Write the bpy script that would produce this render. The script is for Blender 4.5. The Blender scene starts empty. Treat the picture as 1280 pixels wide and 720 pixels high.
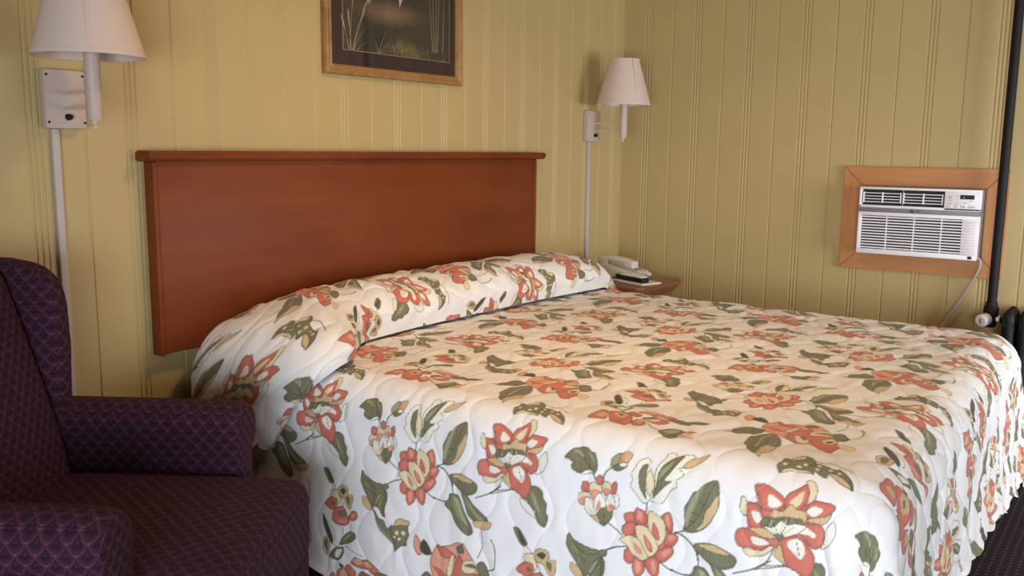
import bpy, bmesh, math, random
import numpy as np
from mathutils import Vector, Matrix, Euler

# ------------------------------------------------------------------ camera
scene = bpy.context.scene
C = scene.collection
F_PX, PITCH, YAW, ROLL = 1124.4, 0.1536, 0.9455, 0.0102
CAM = Vector((-4.262, -2.370, 1.22))
fw = Vector((math.sin(YAW)*math.cos(PITCH), math.cos(YAW)*math.cos(PITCH), -math.sin(PITCH)))
rt = Vector((math.cos(YAW), -math.sin(YAW), 0.0))
up = rt.cross(fw)
r2 = rt*math.cos(ROLL) + up*math.sin(ROLL)
u2 = -rt*math.sin(ROLL) + up*math.cos(ROLL)
cd = bpy.data.cameras.new('camera')
cd.sensor_fit = 'HORIZONTAL'; cd.sensor_width = 36.0; cd.lens = F_PX*36.0/1280.0
cd.clip_start = 0.05
co = bpy.data.objects.new('camera', cd); C.objects.link(co)
M4 = Matrix((r2, u2, -fw)).transposed().to_4x4(); M4.translation = CAM
co.matrix_world = M4
scene.camera = co

# ------------------------------------------------------------------ light
scene.view_settings.view_transform = 'Standard'
scene.view_settings.look = 'None'
scene.view_settings.gamma = 1.0
scene.view_settings.use_curve_mapping = False
scene.view_settings.exposure = 0.44
W = bpy.data.worlds.new('world'); scene.world = W; W.use_nodes = True
W.node_tree.nodes['Background'].inputs[0].default_value = (0.55, 0.7, 1.0, 1)
W.node_tree.nodes['Background'].inputs[1].default_value = 1.0

def area(name, loc, target, sx, sy, power, col, spread=180):
    l = bpy.data.lights.new(name, 'AREA'); l.shape = 'RECTANGLE'
    l.size = sx; l.size_y = sy; l.energy = power; l.color = col; l.spread = math.radians(spread)
    o = bpy.data.objects.new(name, l); C.objects.link(o)
    o.location = loc
    o.rotation_euler = (Vector(target)-Vector(loc)).to_track_quat('-Z', 'Y').to_euler()
    return o
ROOM_X0, ROOM_Y0, ROOM_H = -5.3, -4.5, 2.42
WIN1 = (-3.8, -1.8, 0.30, 1.45)      # in the left wall: y0, y1, z0, z1
WIN2 = (-2.1, -0.4, 0.35, 1.55)     # in the front wall: x0, x1, z0, z1
area('daylight_left', (ROOM_X0-0.25, (WIN1[0]+WIN1[1])/2, 0.86), (-2.0, -1.1, 0.50), 2.0, 1.1, 52, (0.86, 0.93, 1.0), 125)
area('daylight_front', ((WIN2[0]+WIN2[1])/2, ROOM_Y0-0.25, 0.95), (0.3, -1.5, 0.6), 1.7, 1.2, 35, (0.92, 0.96, 1.0), 110)
area('ceiling_light_glow', (-2.2, -1.15, ROOM_H-0.16), (-2.2, -1.15, 0), 0.3, 0.3, 9.5, (1.0, 0.66, 0.36), 150)

# ------------------------------------------------------------------ helpers
def nmat(name):
    m = bpy.data.materials.new(name); m.use_nodes = True
    nt = m.node_tree
    return m, nt, nt.nodes['Principled BSDF']
def node(nt, typ, **kw):
    n = nt.nodes.new(typ)
    for k, v in kw.items(): setattr(n, k, v)
    return n
def mth(nt, op, a, b=None, c=None):
    n = nt.nodes.new('ShaderNodeMath'); n.operation = op
    for i, v in enumerate((a, b, c)):
        if v is None: continue
        if isinstance(v, (int, float)): n.inputs[i].default_value = v
        else: nt.links.new(v, n.inputs[i])
    return n.outputs[0]
def mixc(nt, fac, a, b):
    n = nt.nodes.new('ShaderNodeMix'); n.data_type = 'RGBA'
    for i, v in ((0, fac), (6, a), (7, b)):
        if isinstance(v, (int, float)): n.inputs[i].default_value = v
        elif isinstance(v, tuple): n.inputs[i].default_value = (*v[:3], 1)
        else: nt.links.new(v, n.inputs[i])
    return n.outputs[2]
def bump(nt, b, height, strength=0.3, dist=0.002):
    n = nt.nodes.new('ShaderNodeBump'); n.inputs['Strength'].default_value = strength
    n.inputs['Distance'].default_value = dist
    nt.links.new(height, n.inputs['Height']); nt.links.new(n.outputs[0], b.inputs['Normal'])
def noise(nt, scale, detail=4, rough=0.55, coord='Object', stretch=None):
    tc = nt.nodes.new('ShaderNodeTexCoord'); src = tc.outputs[coord]
    if stretch:
        mp = nt.nodes.new('ShaderNodeMapping'); mp.inputs['Scale'].default_value = stretch
        nt.links.new(src, mp.inputs[0]); src = mp.outputs[0]
    n = nt.nodes.new('ShaderNodeTexNoise'); n.inputs['Scale'].default_value = scale
    n.inputs['Detail'].default_value = detail; n.inputs['Roughness'].default_value = rough
    nt.links.new(src, n.inputs['Vector'])
    return n.outputs[0]
def plain(name, col, rough=0.5, metal=0.0, var=0.06, scale=30, bumps=0.0, spec=0.5, coat=0.0):
    m, nt, b = nmat(name)
    n = noise(nt, scale)
    d = tuple(c*(1-var) for c in col); l = tuple(min(1, c*(1+var)) for c in col)
    nt.links.new(mixc(nt, n, d, l), b.inputs['Base Color'])
    b.inputs['Roughness'].default_value = rough; b.inputs['Metallic'].default_value = metal
    b.inputs['Specular IOR Level'].default_value = spec
    b.inputs['Coat Weight'].default_value = coat
    if bumps: bump(nt, b, n, bumps)
    return m
def wood(name, dark, light, stretch, rough=0.35, coat=0.2, scale=6.0):
    m, nt, b = nmat(name)
    n1 = noise(nt, scale, 6, 0.65, stretch=stretch)
    n2 = noise(nt, 2.2, 2, 0.5)
    f = mth(nt, 'ADD', mth(nt, 'MULTIPLY', n1, 0.6), mth(nt, 'MULTIPLY', n2, 0.4))
    cr = nt.nodes.new('ShaderNodeValToRGB')
    cr.color_ramp.elements[0].position = 0.3; cr.color_ramp.elements[0].color = (*dark, 1)
    cr.color_ramp.elements[1].position = 0.7; cr.color_ramp.elements[1].color = (*light, 1)
    nt.links.new(f, cr.inputs[0]); nt.links.new(cr.outputs[0], b.inputs['Base Color'])
    b.inputs['Roughness'].default_value = rough; b.inputs['Coat Weight'].default_value = coat
    b.inputs['Coat Roughness'].default_value = 0.25; b.inputs['Specular IOR Level'].default_value = 0.3
    bump(nt, b, n1, 0.08, 0.001)
    return m

def boxuv(bm):
    uv = bm.loops.layers.uv.verify()
    for f in bm.faces:
        n = f.normal
        ax = max(range(3), key=lambda i: abs(n[i]))
        for l in f.loops:
            c = l.vert.co
            l[uv].uv = ((c.y, c.z), (c.x, c.z), (c.x, c.y))[ax]
def finish(name, bm, mat, parent=None, loc=None, smooth=True, uv=True, angle=35):
    bmesh.ops.recalc_face_normals(bm, faces=bm.faces)
    bm.normal_update()
    if uv: boxuv(bm)
    me = bpy.data.meshes.new(name); bm.to_mesh(me); bm.free()
    mats = mat if isinstance(mat, (list, tuple)) else [mat]
    for m in mats: me.materials.append(m)
    if smooth:
        me.polygons.foreach_set('use_smooth', [True]*len(me.polygons))
        me.set_sharp_from_angle(angle=math.radians(angle))
    o = bpy.data.objects.new(name, me); C.objects.link(o)
    if parent: o.parent = parent
    if loc: o.location = loc
    return o
def tag(o, label=None, cat=None, group=None, kind=None):
    if label: o['label'] = label
    if cat: o['category'] = cat
    if group: o['group'] = group
    if kind: o['kind'] = kind
    return o
def thing(name, label, cat, loc=(0, 0, 0), rz=0.0, group=None):
    o = bpy.data.objects.new(name, None); o.empty_display_size = 0.1; C.objects.link(o)
    o.location = loc; o.rotation_euler = (0, 0, rz)
    return tag(o, label, cat, group)
def add_box(bm, x0, x1, y0, y1, z0, z1, mi=0, bev=0.0, seg=2):
    vs = [bm.verts.new((x, y, z)) for x in (x0, x1) for y in (y0, y1) for z in (z0, z1)]
    q = ((0, 1, 3, 2), (4, 6, 7, 5), (0, 4, 5, 1), (2, 3, 7, 6), (0, 2, 6, 4), (1, 5, 7, 3))
    fs = []
    for i in q:
        f = bm.faces.new([vs[j] for j in i]); f.material_index = mi; fs.append(f)
    if bev:
        es = list({e for f in fs for e in f.edges})
        r = bmesh.ops.bevel(bm, geom=es, offset=bev, segments=seg, profile=0.5, affect='EDGES')
        for f in r['faces']: f.material_index = mi
    return vs
def box(x0, x1, y0, y1, z0, z1, bev=0.0, seg=2):
    bm = bmesh.new(); add_box(bm, x0, x1, y0, y1, z0, z1, 0, bev, seg); return bm
def add_tube(bm, pts, r, n=12, mi=0, cap=True):
    pts = [Vector(p) for p in pts]; rings = []
    ref = None
    for i, p in enumerate(pts):
        t = (pts[min(i+1, len(pts)-1)]-pts[max(i-1, 0)]).normalized()
        if ref is None:
            ref = t.orthogonal().normalized()
        ref = (ref - t*ref.dot(t)).normalized()
        b = t.cross(ref)
        rr = r[i] if isinstance(r, (list, tuple)) else r
        rings.append([bm.verts.new(p + (ref*math.cos(2*math.pi*k/n)+b*math.sin(2*math.pi*k/n))*rr) for k in range(n)])
    for a, b_ in zip(rings, rings[1:]):
        for k in range(n):
            f = bm.faces.new((a[k], a[(k+1) % n], b_[(k+1) % n], b_[k])); f.material_index = mi
    if cap:
        f = bm.faces.new(rings[0][::-1]); f.material_index = mi
        f = bm.faces.new(rings[-1]); f.material_index = mi
def tube(pts, r, n=12):
    bm = bmesh.new(); add_tube(bm, pts, r, n); return bm
def add_lathe(bm, prof, origin, axis='Z', n=32, mi=0, close=False):
    """prof: list of (radius, height) revolved round an axis through origin"""
    o = Vector(origin); rings = []
    for r, h in prof:
        ring = []
        for k in range(n):
            c, s = math.cos(2*math.pi*k/n)*r, math.sin(2*math.pi*k/n)*r
            v = {'Z': (c, s, h), 'X': (h, c, s), 'Y': (s, h, c)}[axis]
            ring.append(bm.verts.new(o+Vector(v)))
        rings.append(ring)
    if close: rings.append(rings[0])
    for a, b in zip(rings, rings[1:]):
        for k in range(n):
            f = bm.faces.new((a[k], a[(k+1) % n], b[(k+1) % n], b[k])); f.material_index = mi
    if not close:
        if prof[0][0] > 1e-6: f = bm.faces.new(rings[0][::-1]); f.material_index = mi
        if prof[-1][0] > 1e-6: f = bm.faces.new(rings[-1]); f.material_index = mi
def lathe(prof, origin, axis='Z', n=32, close=False):
    bm = bmesh.new(); add_lathe(bm, prof, origin, axis, n, 0, close); return bm
def add_prism(bm, poly, axis, a0, a1, mi=0):
    """poly: 2-D outline extruded along an axis from a0 to a1"""
    def P(u, v, a): return {'X': (a, u, v), 'Y': (u, a, v), 'Z': (u, v, a)}[axis]
    A = [bm.verts.new(P(u, v, a0)) for u, v in poly]; B = [bm.verts.new(P(u, v, a1)) for u, v in poly]
    n = len(poly); fs = []
    for i in range(n):
        fs.append(bm.faces.new((A[i], A[(i+1) % n], B[(i+1) % n], B[i])))
    fs.append(bm.faces.new(A[::-1])); fs.append(bm.faces.new(B))
    for f in fs: f.material_index = mi
    return fs
def prism(poly, axis, a0, a1, bev=0.0, seg=3):
    bm = bmesh.new(); add_prism(bm, poly, axis, a0, a1)
    bmesh.ops.recalc_face_normals(bm, faces=bm.faces)
    if bev:
        es = [e for e in bm.edges if len(e.link_faces) == 2 and e.calc_face_angle(0) > 0.6]
        bmesh.ops.bevel(bm, geom=es, offset=bev, segments=seg, profile=0.5, affect='EDGES')
    return bm
def fixn(bm):
    bmesh.ops.recalc_face_normals(bm, faces=bm.faces); return bm
def add_text(name, txt, size, mat, parent, loc, rot, ext=0.0003):
    cu = bpy.data.curves.new(name, 'FONT'); cu.body = txt; cu.size = size; cu.extrude = ext
    cu.align_x = 'LEFT'; cu.align_y = 'BOTTOM'
    t = bpy.data.objects.new(name, cu)
    C.objects.link(t); dg = bpy.context.evaluated_depsgraph_get()
    me = bpy.data.meshes.new_from_object(t.evaluated_get(dg)); bpy.data.objects.remove(t)
    me.name = name; me.materials.clear(); me.materials.append(mat)
    o = bpy.data.objects.new(name, me); C.objects.link(o)
    o.parent = parent; o.location = loc; o.rotation_euler = rot
    return o

# ------------------------------------------------------------------ materials
def wall_paint():
    m, nt, b = nmat('wall_paint')
    n = noise(nt, 3.0, 3); n2 = noise(nt, 220, 3)
    nt.links.new(mixc(nt, n, (0.445, 0.328, 0.146), (0.50, 0.372, 0.168)), b.inputs['Base Color'])
    b.inputs['Roughness'].default_value = 0.42
    b.inputs['Specular IOR Level'].default_value = 0.35
    bump(nt, b, n2, 0.12, 0.001)
    return m
def carpet():
    m, nt, b = nmat('carpet')
    tc = node(nt, 'ShaderNodeTexCoord'); sp = node(nt, 'ShaderNodeSeparateXYZ')
    nt.links.new(tc.outputs['Object'], sp.inputs[0])
    P = 0.024
    u = mth(nt, 'DIVIDE', sp.outputs[0], P); v = mth(nt, 'DIVIDE', sp.outputs[1], P)
    row = mth(nt, 'FLOOR', v)
    u = mth(nt, 'ADD', u, mth(nt, 'MULTIPLY', mth(nt, 'MODULO', row, 2.0), 0.5))
    fu = mth(nt, 'SUBTRACT', mth(nt, 'FRACT', u), 0.5); fv = mth(nt, 'SUBTRACT', mth(nt, 'FRACT', v), 0.5)
    d = mth(nt, 'SQRT', mth(nt, 'ADD', mth(nt, 'MULTIPLY', fu, fu), mth(nt, 'MULTIPLY', fv, fv)))
    dot = mth(nt, 'LESS_THAN', d, 0.17)
    n = noise(nt, 500, 2)
    base = mixc(nt, n, (0.030, 0.020, 0.024), (0.062, 0.042, 0.046))
    nt.links.new(mixc(nt, dot, base, (0.17, 0.13, 0.12)), b.inputs['Base Color'])
    b.inputs['Roughness'].default_value = 0.95; b.inputs['Specular IOR Level'].default_value = 0.1
    bump(nt, b, n, 0.6, 0.004)
    return m
def scale_fabric():
    m, nt, b = nmat('scale_fabric')
    tc = node(nt, 'ShaderNodeTexCoord'); sp = node(nt, 'ShaderNodeSeparateXYZ')
    nt.links.new(tc.outputs['UV'], sp.inputs[0])
    w, h = 0.033, 0.0180
    U = mth(nt, 'DIVIDE', sp.outputs[0], w); V = mth(nt, 'DIVIDE', sp.outputs[1], h)
    row = mth(nt, 'FLOOR', V)
    odd = mth(nt, 'MULTIPLY', mth(nt, 'ABSOLUTE', mth(nt, 'MODULO', row, 2.0)), 0.5)
    fu = mth(nt, 'SUBTRACT', mth(nt, 'FRACT', mth(nt, 'ADD', U, odd)), 0.5)       # -0.5..0.5
    fv = mth(nt, 'FRACT', V)                                                     # 0..1 up
    # lower arc of this scale
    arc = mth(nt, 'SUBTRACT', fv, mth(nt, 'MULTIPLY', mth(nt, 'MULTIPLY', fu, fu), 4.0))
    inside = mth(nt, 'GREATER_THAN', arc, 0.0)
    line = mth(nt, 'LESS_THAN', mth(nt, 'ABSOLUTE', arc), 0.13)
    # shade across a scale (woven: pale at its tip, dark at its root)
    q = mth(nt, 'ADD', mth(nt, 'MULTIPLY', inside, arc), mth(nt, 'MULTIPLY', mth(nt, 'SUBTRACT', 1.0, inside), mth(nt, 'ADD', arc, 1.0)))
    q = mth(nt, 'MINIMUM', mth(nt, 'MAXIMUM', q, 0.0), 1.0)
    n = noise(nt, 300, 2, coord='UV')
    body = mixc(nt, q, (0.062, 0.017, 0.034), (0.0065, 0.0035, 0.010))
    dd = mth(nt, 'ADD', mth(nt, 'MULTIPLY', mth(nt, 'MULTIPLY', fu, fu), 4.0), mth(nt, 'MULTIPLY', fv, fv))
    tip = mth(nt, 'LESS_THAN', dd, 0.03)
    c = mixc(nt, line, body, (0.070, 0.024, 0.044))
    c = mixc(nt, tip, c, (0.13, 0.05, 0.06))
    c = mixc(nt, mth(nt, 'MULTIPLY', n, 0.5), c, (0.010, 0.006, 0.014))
    nt.links.new(c, b.inputs['Base Color'])
    b.inputs['Roughness'].default_value = 0.85; b.inputs['Specular IOR Level'].default_value = 0.12
    b.inputs['Sheen Weight'].default_value = 0.03
    b.inputs['Sheen Tint'].default_value = (0.7, 0.5, 0.75, 1)
    bump(nt, b, mth(nt, 'SUBTRACT', 1.0, q), 0.5, 0.003)
    return m
def spread_cloth():
    m, nt, b = nmat('floral_quilt')
    a = node(nt, 'ShaderNodeAttribute', attribute_name='print')
    n = noise(nt, 900, 2)
    nt.links.new(mixc(nt, mth(nt, 'MULTIPLY', n, 0.12), a.outputs[0], (0.55, 0.5, 0.48)), b.inputs['Base Color'])
    b.inputs['Roughness'].default_value = 0.62; b.inputs['Specular IOR Level'].default_value = 0.3
    b.inputs['Sheen Weight'].default_value = 0.1
    bump(nt, b, n, 0.1, 0.0006)
    return m
M = {}
M['wall'] = wall_paint()
M['carpet'] = carpet()
M['ceiling'] = plain('ceiling_paint', (0.62, 0.50, 0.32), 0.9, bumps=0.2, scale=90)
M['trim'] = plain('trim_paint', (0.62, 0.55, 0.36), 0.45)
M['scale'] = scale_fabric()
M['spread'] = spread_cloth()
M['head_wood'] = wood('headboard_wood', (0.125, 0.022, 0.004), (0.215, 0.046, 0.008), (0.25, 1, 2.2), 0.5, 0.04)
M['ac_wood'] = wood('oak_trim_wood', (0.40, 0.170, 0.060), (0.56, 0.255, 0.100), (1, 0.12, 1.6), 0.4, 0.2, 22)
M['ac_wood_v'] = wood('oak_trim_wood_upright', (0.40, 0.170, 0.060), (0.56, 0.255, 0.100), (1, 1.6, 0.12), 0.4, 0.2, 22)
M['night_wood'] = wood('nightstand_wood', (0.17, 0.058, 0.022), (0.29, 0.11, 0.045), (0.3, 2, 2), 0.35, 0.3, 14)
M['dark_wood'] = wood('dark_leg_wood', (0.03, 0.014, 0.008), (0.06, 0.028, 0.014), (1, 1, 0.2), 0.4, 0.2)
M['black'] = plain('black_cloth', (0.006, 0.006, 0.007), 0.9)
M['iron'] = plain('black_iron_paint', (0.008, 0.008, 0.010), 0.55, bumps=0.15, scale=120, spec=0.3)
M['pipe'] = plain('dark_pipe_paint', (0.010, 0.006, 0.006), 0.6, bumps=0.1, spec=0.25)
M['chrome'] = plain('chrome', (0.88, 0.88, 0.88), 0.35, 1.0, var=0.03)
M['white_plastic'] = plain('white_plastic', (0.80, 0.77, 0.80), 0.42, var=0.02)
M['grey_plastic'] = plain('grey_plastic', (0.19, 0.19, 0.21), 0.45, var=0.04)
M['dark_slot'] = plain('dark_slot', (0.012, 0.012, 0.014), 0.7)
M['side_plastic'] = plain('side_plastic', (0.42, 0.36, 0.36), 0.5)
M['lamp_metal'] = plain('almond_metal', (0.50, 0.40, 0.35), 0.5, var=0.05, bumps=0.1, scale=120)
M['rod'] = plain('lamp_rod', (0.62, 0.52, 0.42), 0.35)
M['shade'] = plain('linen_shade', (0.62, 0.50, 0.43), 0.9, var=0.06, scale=160, bumps=0.25, spec=0.15)
M['conduit'] = plain('conduit_plastic', (0.48, 0.42, 0.40), 0.5)
M['phone'] = plain('ivory_plastic', (0.62, 0.58, 0.50), 0.4)
M['paper'] = plain('paper', (0.75, 0.72, 0.68), 0.8)
M['gold'] = wood('gilt_wood', (0.20, 0.095, 0.030), (0.44, 0.24, 0.085), (1, 1, 1), 0.32, 0.3, 30)
M['mat'] = plain('maroon_mat', (0.022, 0.004, 0.006), 0.8, var=0.02)

# ------------------------------------------------------------------ the room
GS = 0.1355
def groove_profile(cs, lo, hi, depth=0.0032, wd=0.0085):
    """points (s, depth) of a grooved board face from lo to hi; cs: groove centres"""
    pts = [(lo, 0.0)]
    for c in sorted(cs):
        if c-wd/2 <= pts[-1][0] or c+wd/2 >= hi: continue
        pts += [(c-wd/2, 0.0), (c-wd/5, depth), (c+wd/5, depth), (c+wd/2, 0.0)]
    return pts + [(hi, 0.0)]
def grooves(start, k0, k1):
    out = []
    for k in range(k0, k1):
        c = start + GS*k
        out += [c-0.0155, c, c+0.0155] if k % 2 == 0 else [c]
    return out
def struct(name, bm, mat, smooth=False, label=None):
    o = finish(name, bm, mat, smooth=smooth); o['kind'] = 'structure'
    return o
def grooved_wall(axis, cs, lo, hi, z0, z1, sign_out):
    """front face at 0 facing the room, a solid board 0.12 thick behind it"""
    pts = groove_profile(cs, lo, hi)
    poly = [(s, d) for s, d in pts] + [(hi, 0.12), (lo, 0.12)]
    bm = bmesh.new()
    def P(s, d, z): return (s, d, z) if axis == 'x' else (d, s, z)
    A = [bm.verts.new(P(s, d, z0)) for s, d in poly]; B = [bm.verts.new(P(s, d, z1)) for s, d in poly]
    n = len(poly)
    for i in range(n): bm.faces.new((A[i], A[(i+1) % n], B[(i+1) % n], B[i]))
    bm.faces.new(A[::-1]); bm.faces.new(B)
    return fixn(bm)
csA = [-v for v in grooves(0.3724, -2, 40)]
csB = [-v for v in grooves(0.1445, 0, 34)]
struct('wall_rear', grooved_wall('x', csA, ROOM_X0, 0.0, 0, ROOM_H, 1), M['wall'])
struct('wall_right', grooved_wall('y', csB, ROOM_Y0, 0.12, 0, ROOM_H, 1), M['wall'])
struct('floor', box(ROOM_X0-0.12, 0.12, ROOM_Y0-0.12, 0.12, -0.12, 0.0), M['carpet'])
struct('ceiling', box(ROOM_X0-0.12, 0.12, ROOM_Y0-0.12, 0.12, ROOM_H, ROOM_H+0.12), M['ceiling'])
bm = bmesh.new()
y0, y1, z0, z1 = WIN1; X0 = ROOM_X0
for q in ((ROOM_Y0, y0, 0, ROOM_H), (y1, 0.0, 0, ROOM_H), (y0, y1, 0, z0), (y0, y1, z1, ROOM_H)):
    add_box(bm, X0-0.12, X0, *q)
struct('wall_left', bm, M['wall'])
bm = bmesh.new()
x0, x1, z0, z1 = WIN2; Y0 = ROOM_Y0
for q in ((X0-0.12, x0, 0, ROOM_H), (x1, 0.12, 0, ROOM_H), (x0, x1, 0, z0), (x0, x1, z1, ROOM_H)):
    add_box(bm, q[0], q[1], Y0-0.12, Y0, q[2], q[3])
struct('wall_front', bm, M['wall'])
def glass():
    m, nt, b = nmat('window_glass')
    t = node(nt, 'ShaderNodeBsdfTransparent'); g = node(nt, 'ShaderNodeBsdfGlossy'); g.inputs['Roughness'].default_value = 0.02
    mx = node(nt, 'ShaderNodeMixShader'); mx.inputs[0].default_value = 0.035
    nt.links.new(t.outputs[0], mx.inputs[1]); nt.links.new(g.outputs[0], mx.inputs[2])
    nt.links.new(mx.outputs[0], nt.nodes['Material Output'].inputs[0])
    return m
M['glass'] = glass()
def window(name, axis, lo, hi, z0, z1, plane):
    bm = bmesh.new()
    def B(a0, a1, d0, d1, c0, c1, mi=0):
        if axis == 'y': add_box(bm, plane+d0, plane+d1, a0, a1, c0, c1, mi)
        else: add_box(bm, a0, a1, plane+d0, plane+d1, c0, c1, mi)
    t = 0.05
    B(lo, hi, -0.10, -0.02, z0, z0+t); B(lo, hi, -0.10, -0.02, z1-t, z1)
    B(lo, lo+t, -0.10, -0.02, z0+t, z1-t); B(hi-t, hi, -0.10, -0.02, z0+t, z1-t)
    m = (lo+hi)/2; B(m-0.02, m+0.02, -0.09, -0.03, z0+t, z1-t)
    o = struct(name, bm, M['trim'])
    bm = bmesh.new(); B(lo+t, hi-t, -0.062, -0.058, z0+t, z1-t)
    finish('pane', bm, M['glass'], o, smooth=False)
window('window_1', 'y', *WIN1, ROOM_X0)
window('window_2', 'x', *WIN2, ROOM_Y0)
struct('baseboard_rear', box(ROOM_X0, 0, -0.014, 0, 0, 0.09, 0.004), M['trim'])
struct('baseboard_right', box(-0.014, 0, ROOM_Y0, -0.014, 0, 0.09, 0.004), M['trim'])
cl = thing('ceiling_lamp', 'round flush ceiling lamp on the ceiling over the bed', 'lamp', (-2.2, -1.15, ROOM_H))
finish('lamp_base', lathe([(0.0, 0.0), (0.17, 0.0), (0.17, -0.03), (0.155, -0.04), (0.0, -0.04)], (0, 0, 0)), M['lamp_metal'], cl)
finish('lamp_bowl', lathe([(0.15, -0.04), (0.14, -0.08), (0.10, -0.115), (0.05, -0.13), (0.0, -0.133)], (0, 0, 0)), M['shade'], cl)

# ------------------------------------------------------------------ bed and headboard
XL, XR, YF, ZT, ER = -2.57, -0.92, -1.925, 0.62, 0.10
hb = thing('headboard', 'wide reddish brown wooden headboard panel mounted on the wall behind the bed', 'headboard', (-1.785, 0, 0.6))
HX0, HX1 = -2.785, -0.865
finish('panel', box(HX0-hb.location.x+0.003, HX1-hb.location.x-0.003, -0.045, -0.004, 0.015, 0.585, 0.003), M['head_wood'], hb)
bm = bmesh.new()
add_prism(bm, [(-0.072, 0.588), (-0.066, 0.578), (-0.05, 0.574), (-0.004, 0.574), (-0.004, 0.604), (-0.062, 0.604), (-0.072, 0.598)], 'X', HX0-hb.location.x-0.025, HX1-hb.location.x+0.045)
bmesh.ops.bevel(fixn(bm), geom=list(bm.edges), offset=0.004, segments=2, affect='EDGES')
finish('top_rail', bm, M['head_wood'], hb)
for xx in (HX0, HX1):
    s = 1 if xx == HX0 else -1
    finish('edge_strip', box(min(0, s*0.016)+xx-hb.location.x, max(0, s*0.016)+xx-hb.location.x, -0.050, -0.004, 0.010, 0.574, 0.004), M['head_wood'], hb)

bed = thing('bed', 'king size bed on a black base underneath the floral bedspread', 'bed', (-1.745, -1.0, 0))
finish('bed_base', box(-0.80, 0.80, -0.86, 0.88, 0.0, 0.24, 0.02), M['black'], bed)
finish('box_spring', box(-0.83, 0.83, -0.93, 0.93, 0.24, 0.40, 0.03, 3), M['black'], bed)
finish('mattress', box(-0.855, 0.855, -0.955, 0.935, 0.40, 0.598, 0.06, 4), M['paper'], bed)

# ------------------------------------------------------------------ quilted bedspread
#SPREAD-BEGIN
def vnoise(x, y, seed):
    rs = np.random.RandomState(seed); T = rs.rand(256, 256)
    xi = np.floor(x).astype(int); yi = np.floor(y).astype(int)
    fx = x-xi; fy = y-yi
    fx = fx*fx*(3-2*fx); fy = fy*fy*(3-2*fy)
    g = lambda i, j: T[i % 256, j % 256]
    return (g(xi, yi)*(1-fx)+g(xi+1, yi)*fx)*(1-fy) + (g(xi, yi+1)*(1-fx)+g(xi+1, yi+1)*fx)*fy - 0.5
ANG = math.radians(84.5)
def drape(e):
    """horizontal reach and drop of the cloth at distance e past the flat top"""
    e = np.asarray(e, float); e0 = ER*ANG
    a = np.minimum(e, e0)/ER; s = np.maximum(e-e0, 0)
    return ER*np.sin(a)+s*math.cos(ANG), ER*(1-np.cos(a))+s*math.sin(ANG)
def spread_point(a, b):
    """cloth coordinates (a: head to foot from y = 0, b: across from the left edge) to a place"""
    a = np.asarray(a, float); b = np.asarray(b, float)
    wid = XR-XL
    ea = np.maximum(a+YF, 0); eb = np.where(b < 0, -b, np.maximum(b-wid, 0))
    sb = np.where(b < 0, -1.0, 1.0)
    e = np.hypot(ea, eb); o, d = drape(e)
    es = np.maximum(e, 1e-9)
    th = np.arctan2(ea, eb)                      # 0 at the side, pi/2 at the foot
    fold = np.where((ea > 0) & (eb > 0), np.maximum(e-0.13, 0)*0.11*(0.5-0.5*np.cos(th*8)), 0)
    o = o+fold
    x = np.clip(b, 0, wid)+XL + sb*o*eb/es
    y = -np.minimum(a, -YF) - o*ea/es
    z = ZT-d
    return np.stack([x, y, z], -1)
def quilt(a, b):
    w, L = 0.078, 0.20
    wob = 0.30*w*np.sin(2*np.pi*b/L)
    best = np.full(np.shape(a), 9.0)
    k = np.floor(a/w)
    for j in (-1, 0, 1, 2):
        kk = k+j
        line = kk*w + np.where(kk % 2 == 0, 1, -1)*wob
        best = np.minimum(best, np.abs(a-line))
    t = np.minimum(best/(0.5*w), 1.0)
    return np.sqrt(1-(1-t)**2)
def relief(a, b):
    h = 0.0042*quilt(a, b)
    h += 0.0065*vnoise(a*7, b*7, 1) + 0.0040*vnoise(a*22+b*6, b*18, 2) + 0.0020*vnoise(a*50, b*34, 3)
    return h
#SPREAD-END
def grid_faces(n, m, off=0):
    i = np.arange(n-1)[:, None]; j = np.arange(m-1)[None, :]
    v = (i*m+j)+off
    return np.stack([v, v+m, v+m+1, v+1], -1).reshape(-1, 4)
def cloth_mesh(name, pos, faces, cols, parent, mat, tri=False):
    me = bpy.data.meshes.new(name)
    me.vertices.add(len(pos)); me.vertices.foreach_set('co', np.ascontiguousarray(pos, dtype=np.float32).ravel())
    cnt = np.array([len(f) for f in faces]) if isinstance(faces, list) else np.full(len(faces), faces.shape[1])
    flat = np.concatenate([np.asarray(f) for f in faces]) if isinstance(faces, list) else faces.ravel()
    me.loops.add(len(flat)); me.loops.foreach_set('vertex_index', flat.astype(np.int32))
    me.polygons.add(len(cnt)); me.polygons.foreach_set('loop_start', np.concatenate([[0], np.cumsum(cnt)[:-1]]).astype(np.int32))
    me.polygons.foreach_set('use_smooth', np.ones(len(cnt), bool))
    me.update(calc_edges=True); me.validate()
    at = me.color_attributes.new('print', 'FLOAT_COLOR', 'POINT')
    at.data.foreach_set('color', np.concatenate([cols, np.ones((len(cols), 1))], 1).astype(np.float32).ravel())
    me.materials.append(mat)
    o = bpy.data.objects.new(name, me); C.objects.link(o); o.parent = parent
    return o
def vnormals(pos, quads):
    n = np.zeros_like(pos)
    d1 = pos[quads[:, 2]]-pos[quads[:, 0]]; d2 = pos[quads[:, 3]]-pos[quads[:, 1]]
    fn = np.cross(d1, d2)
    for k in range(4):
        for c in range(3): n[:, c] += np.bincount(quads[:, k], fn[:, c], len(pos))
    return n/np.maximum(np.linalg.norm(n, axis=1, keepdims=True), 1e-12)

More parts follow.
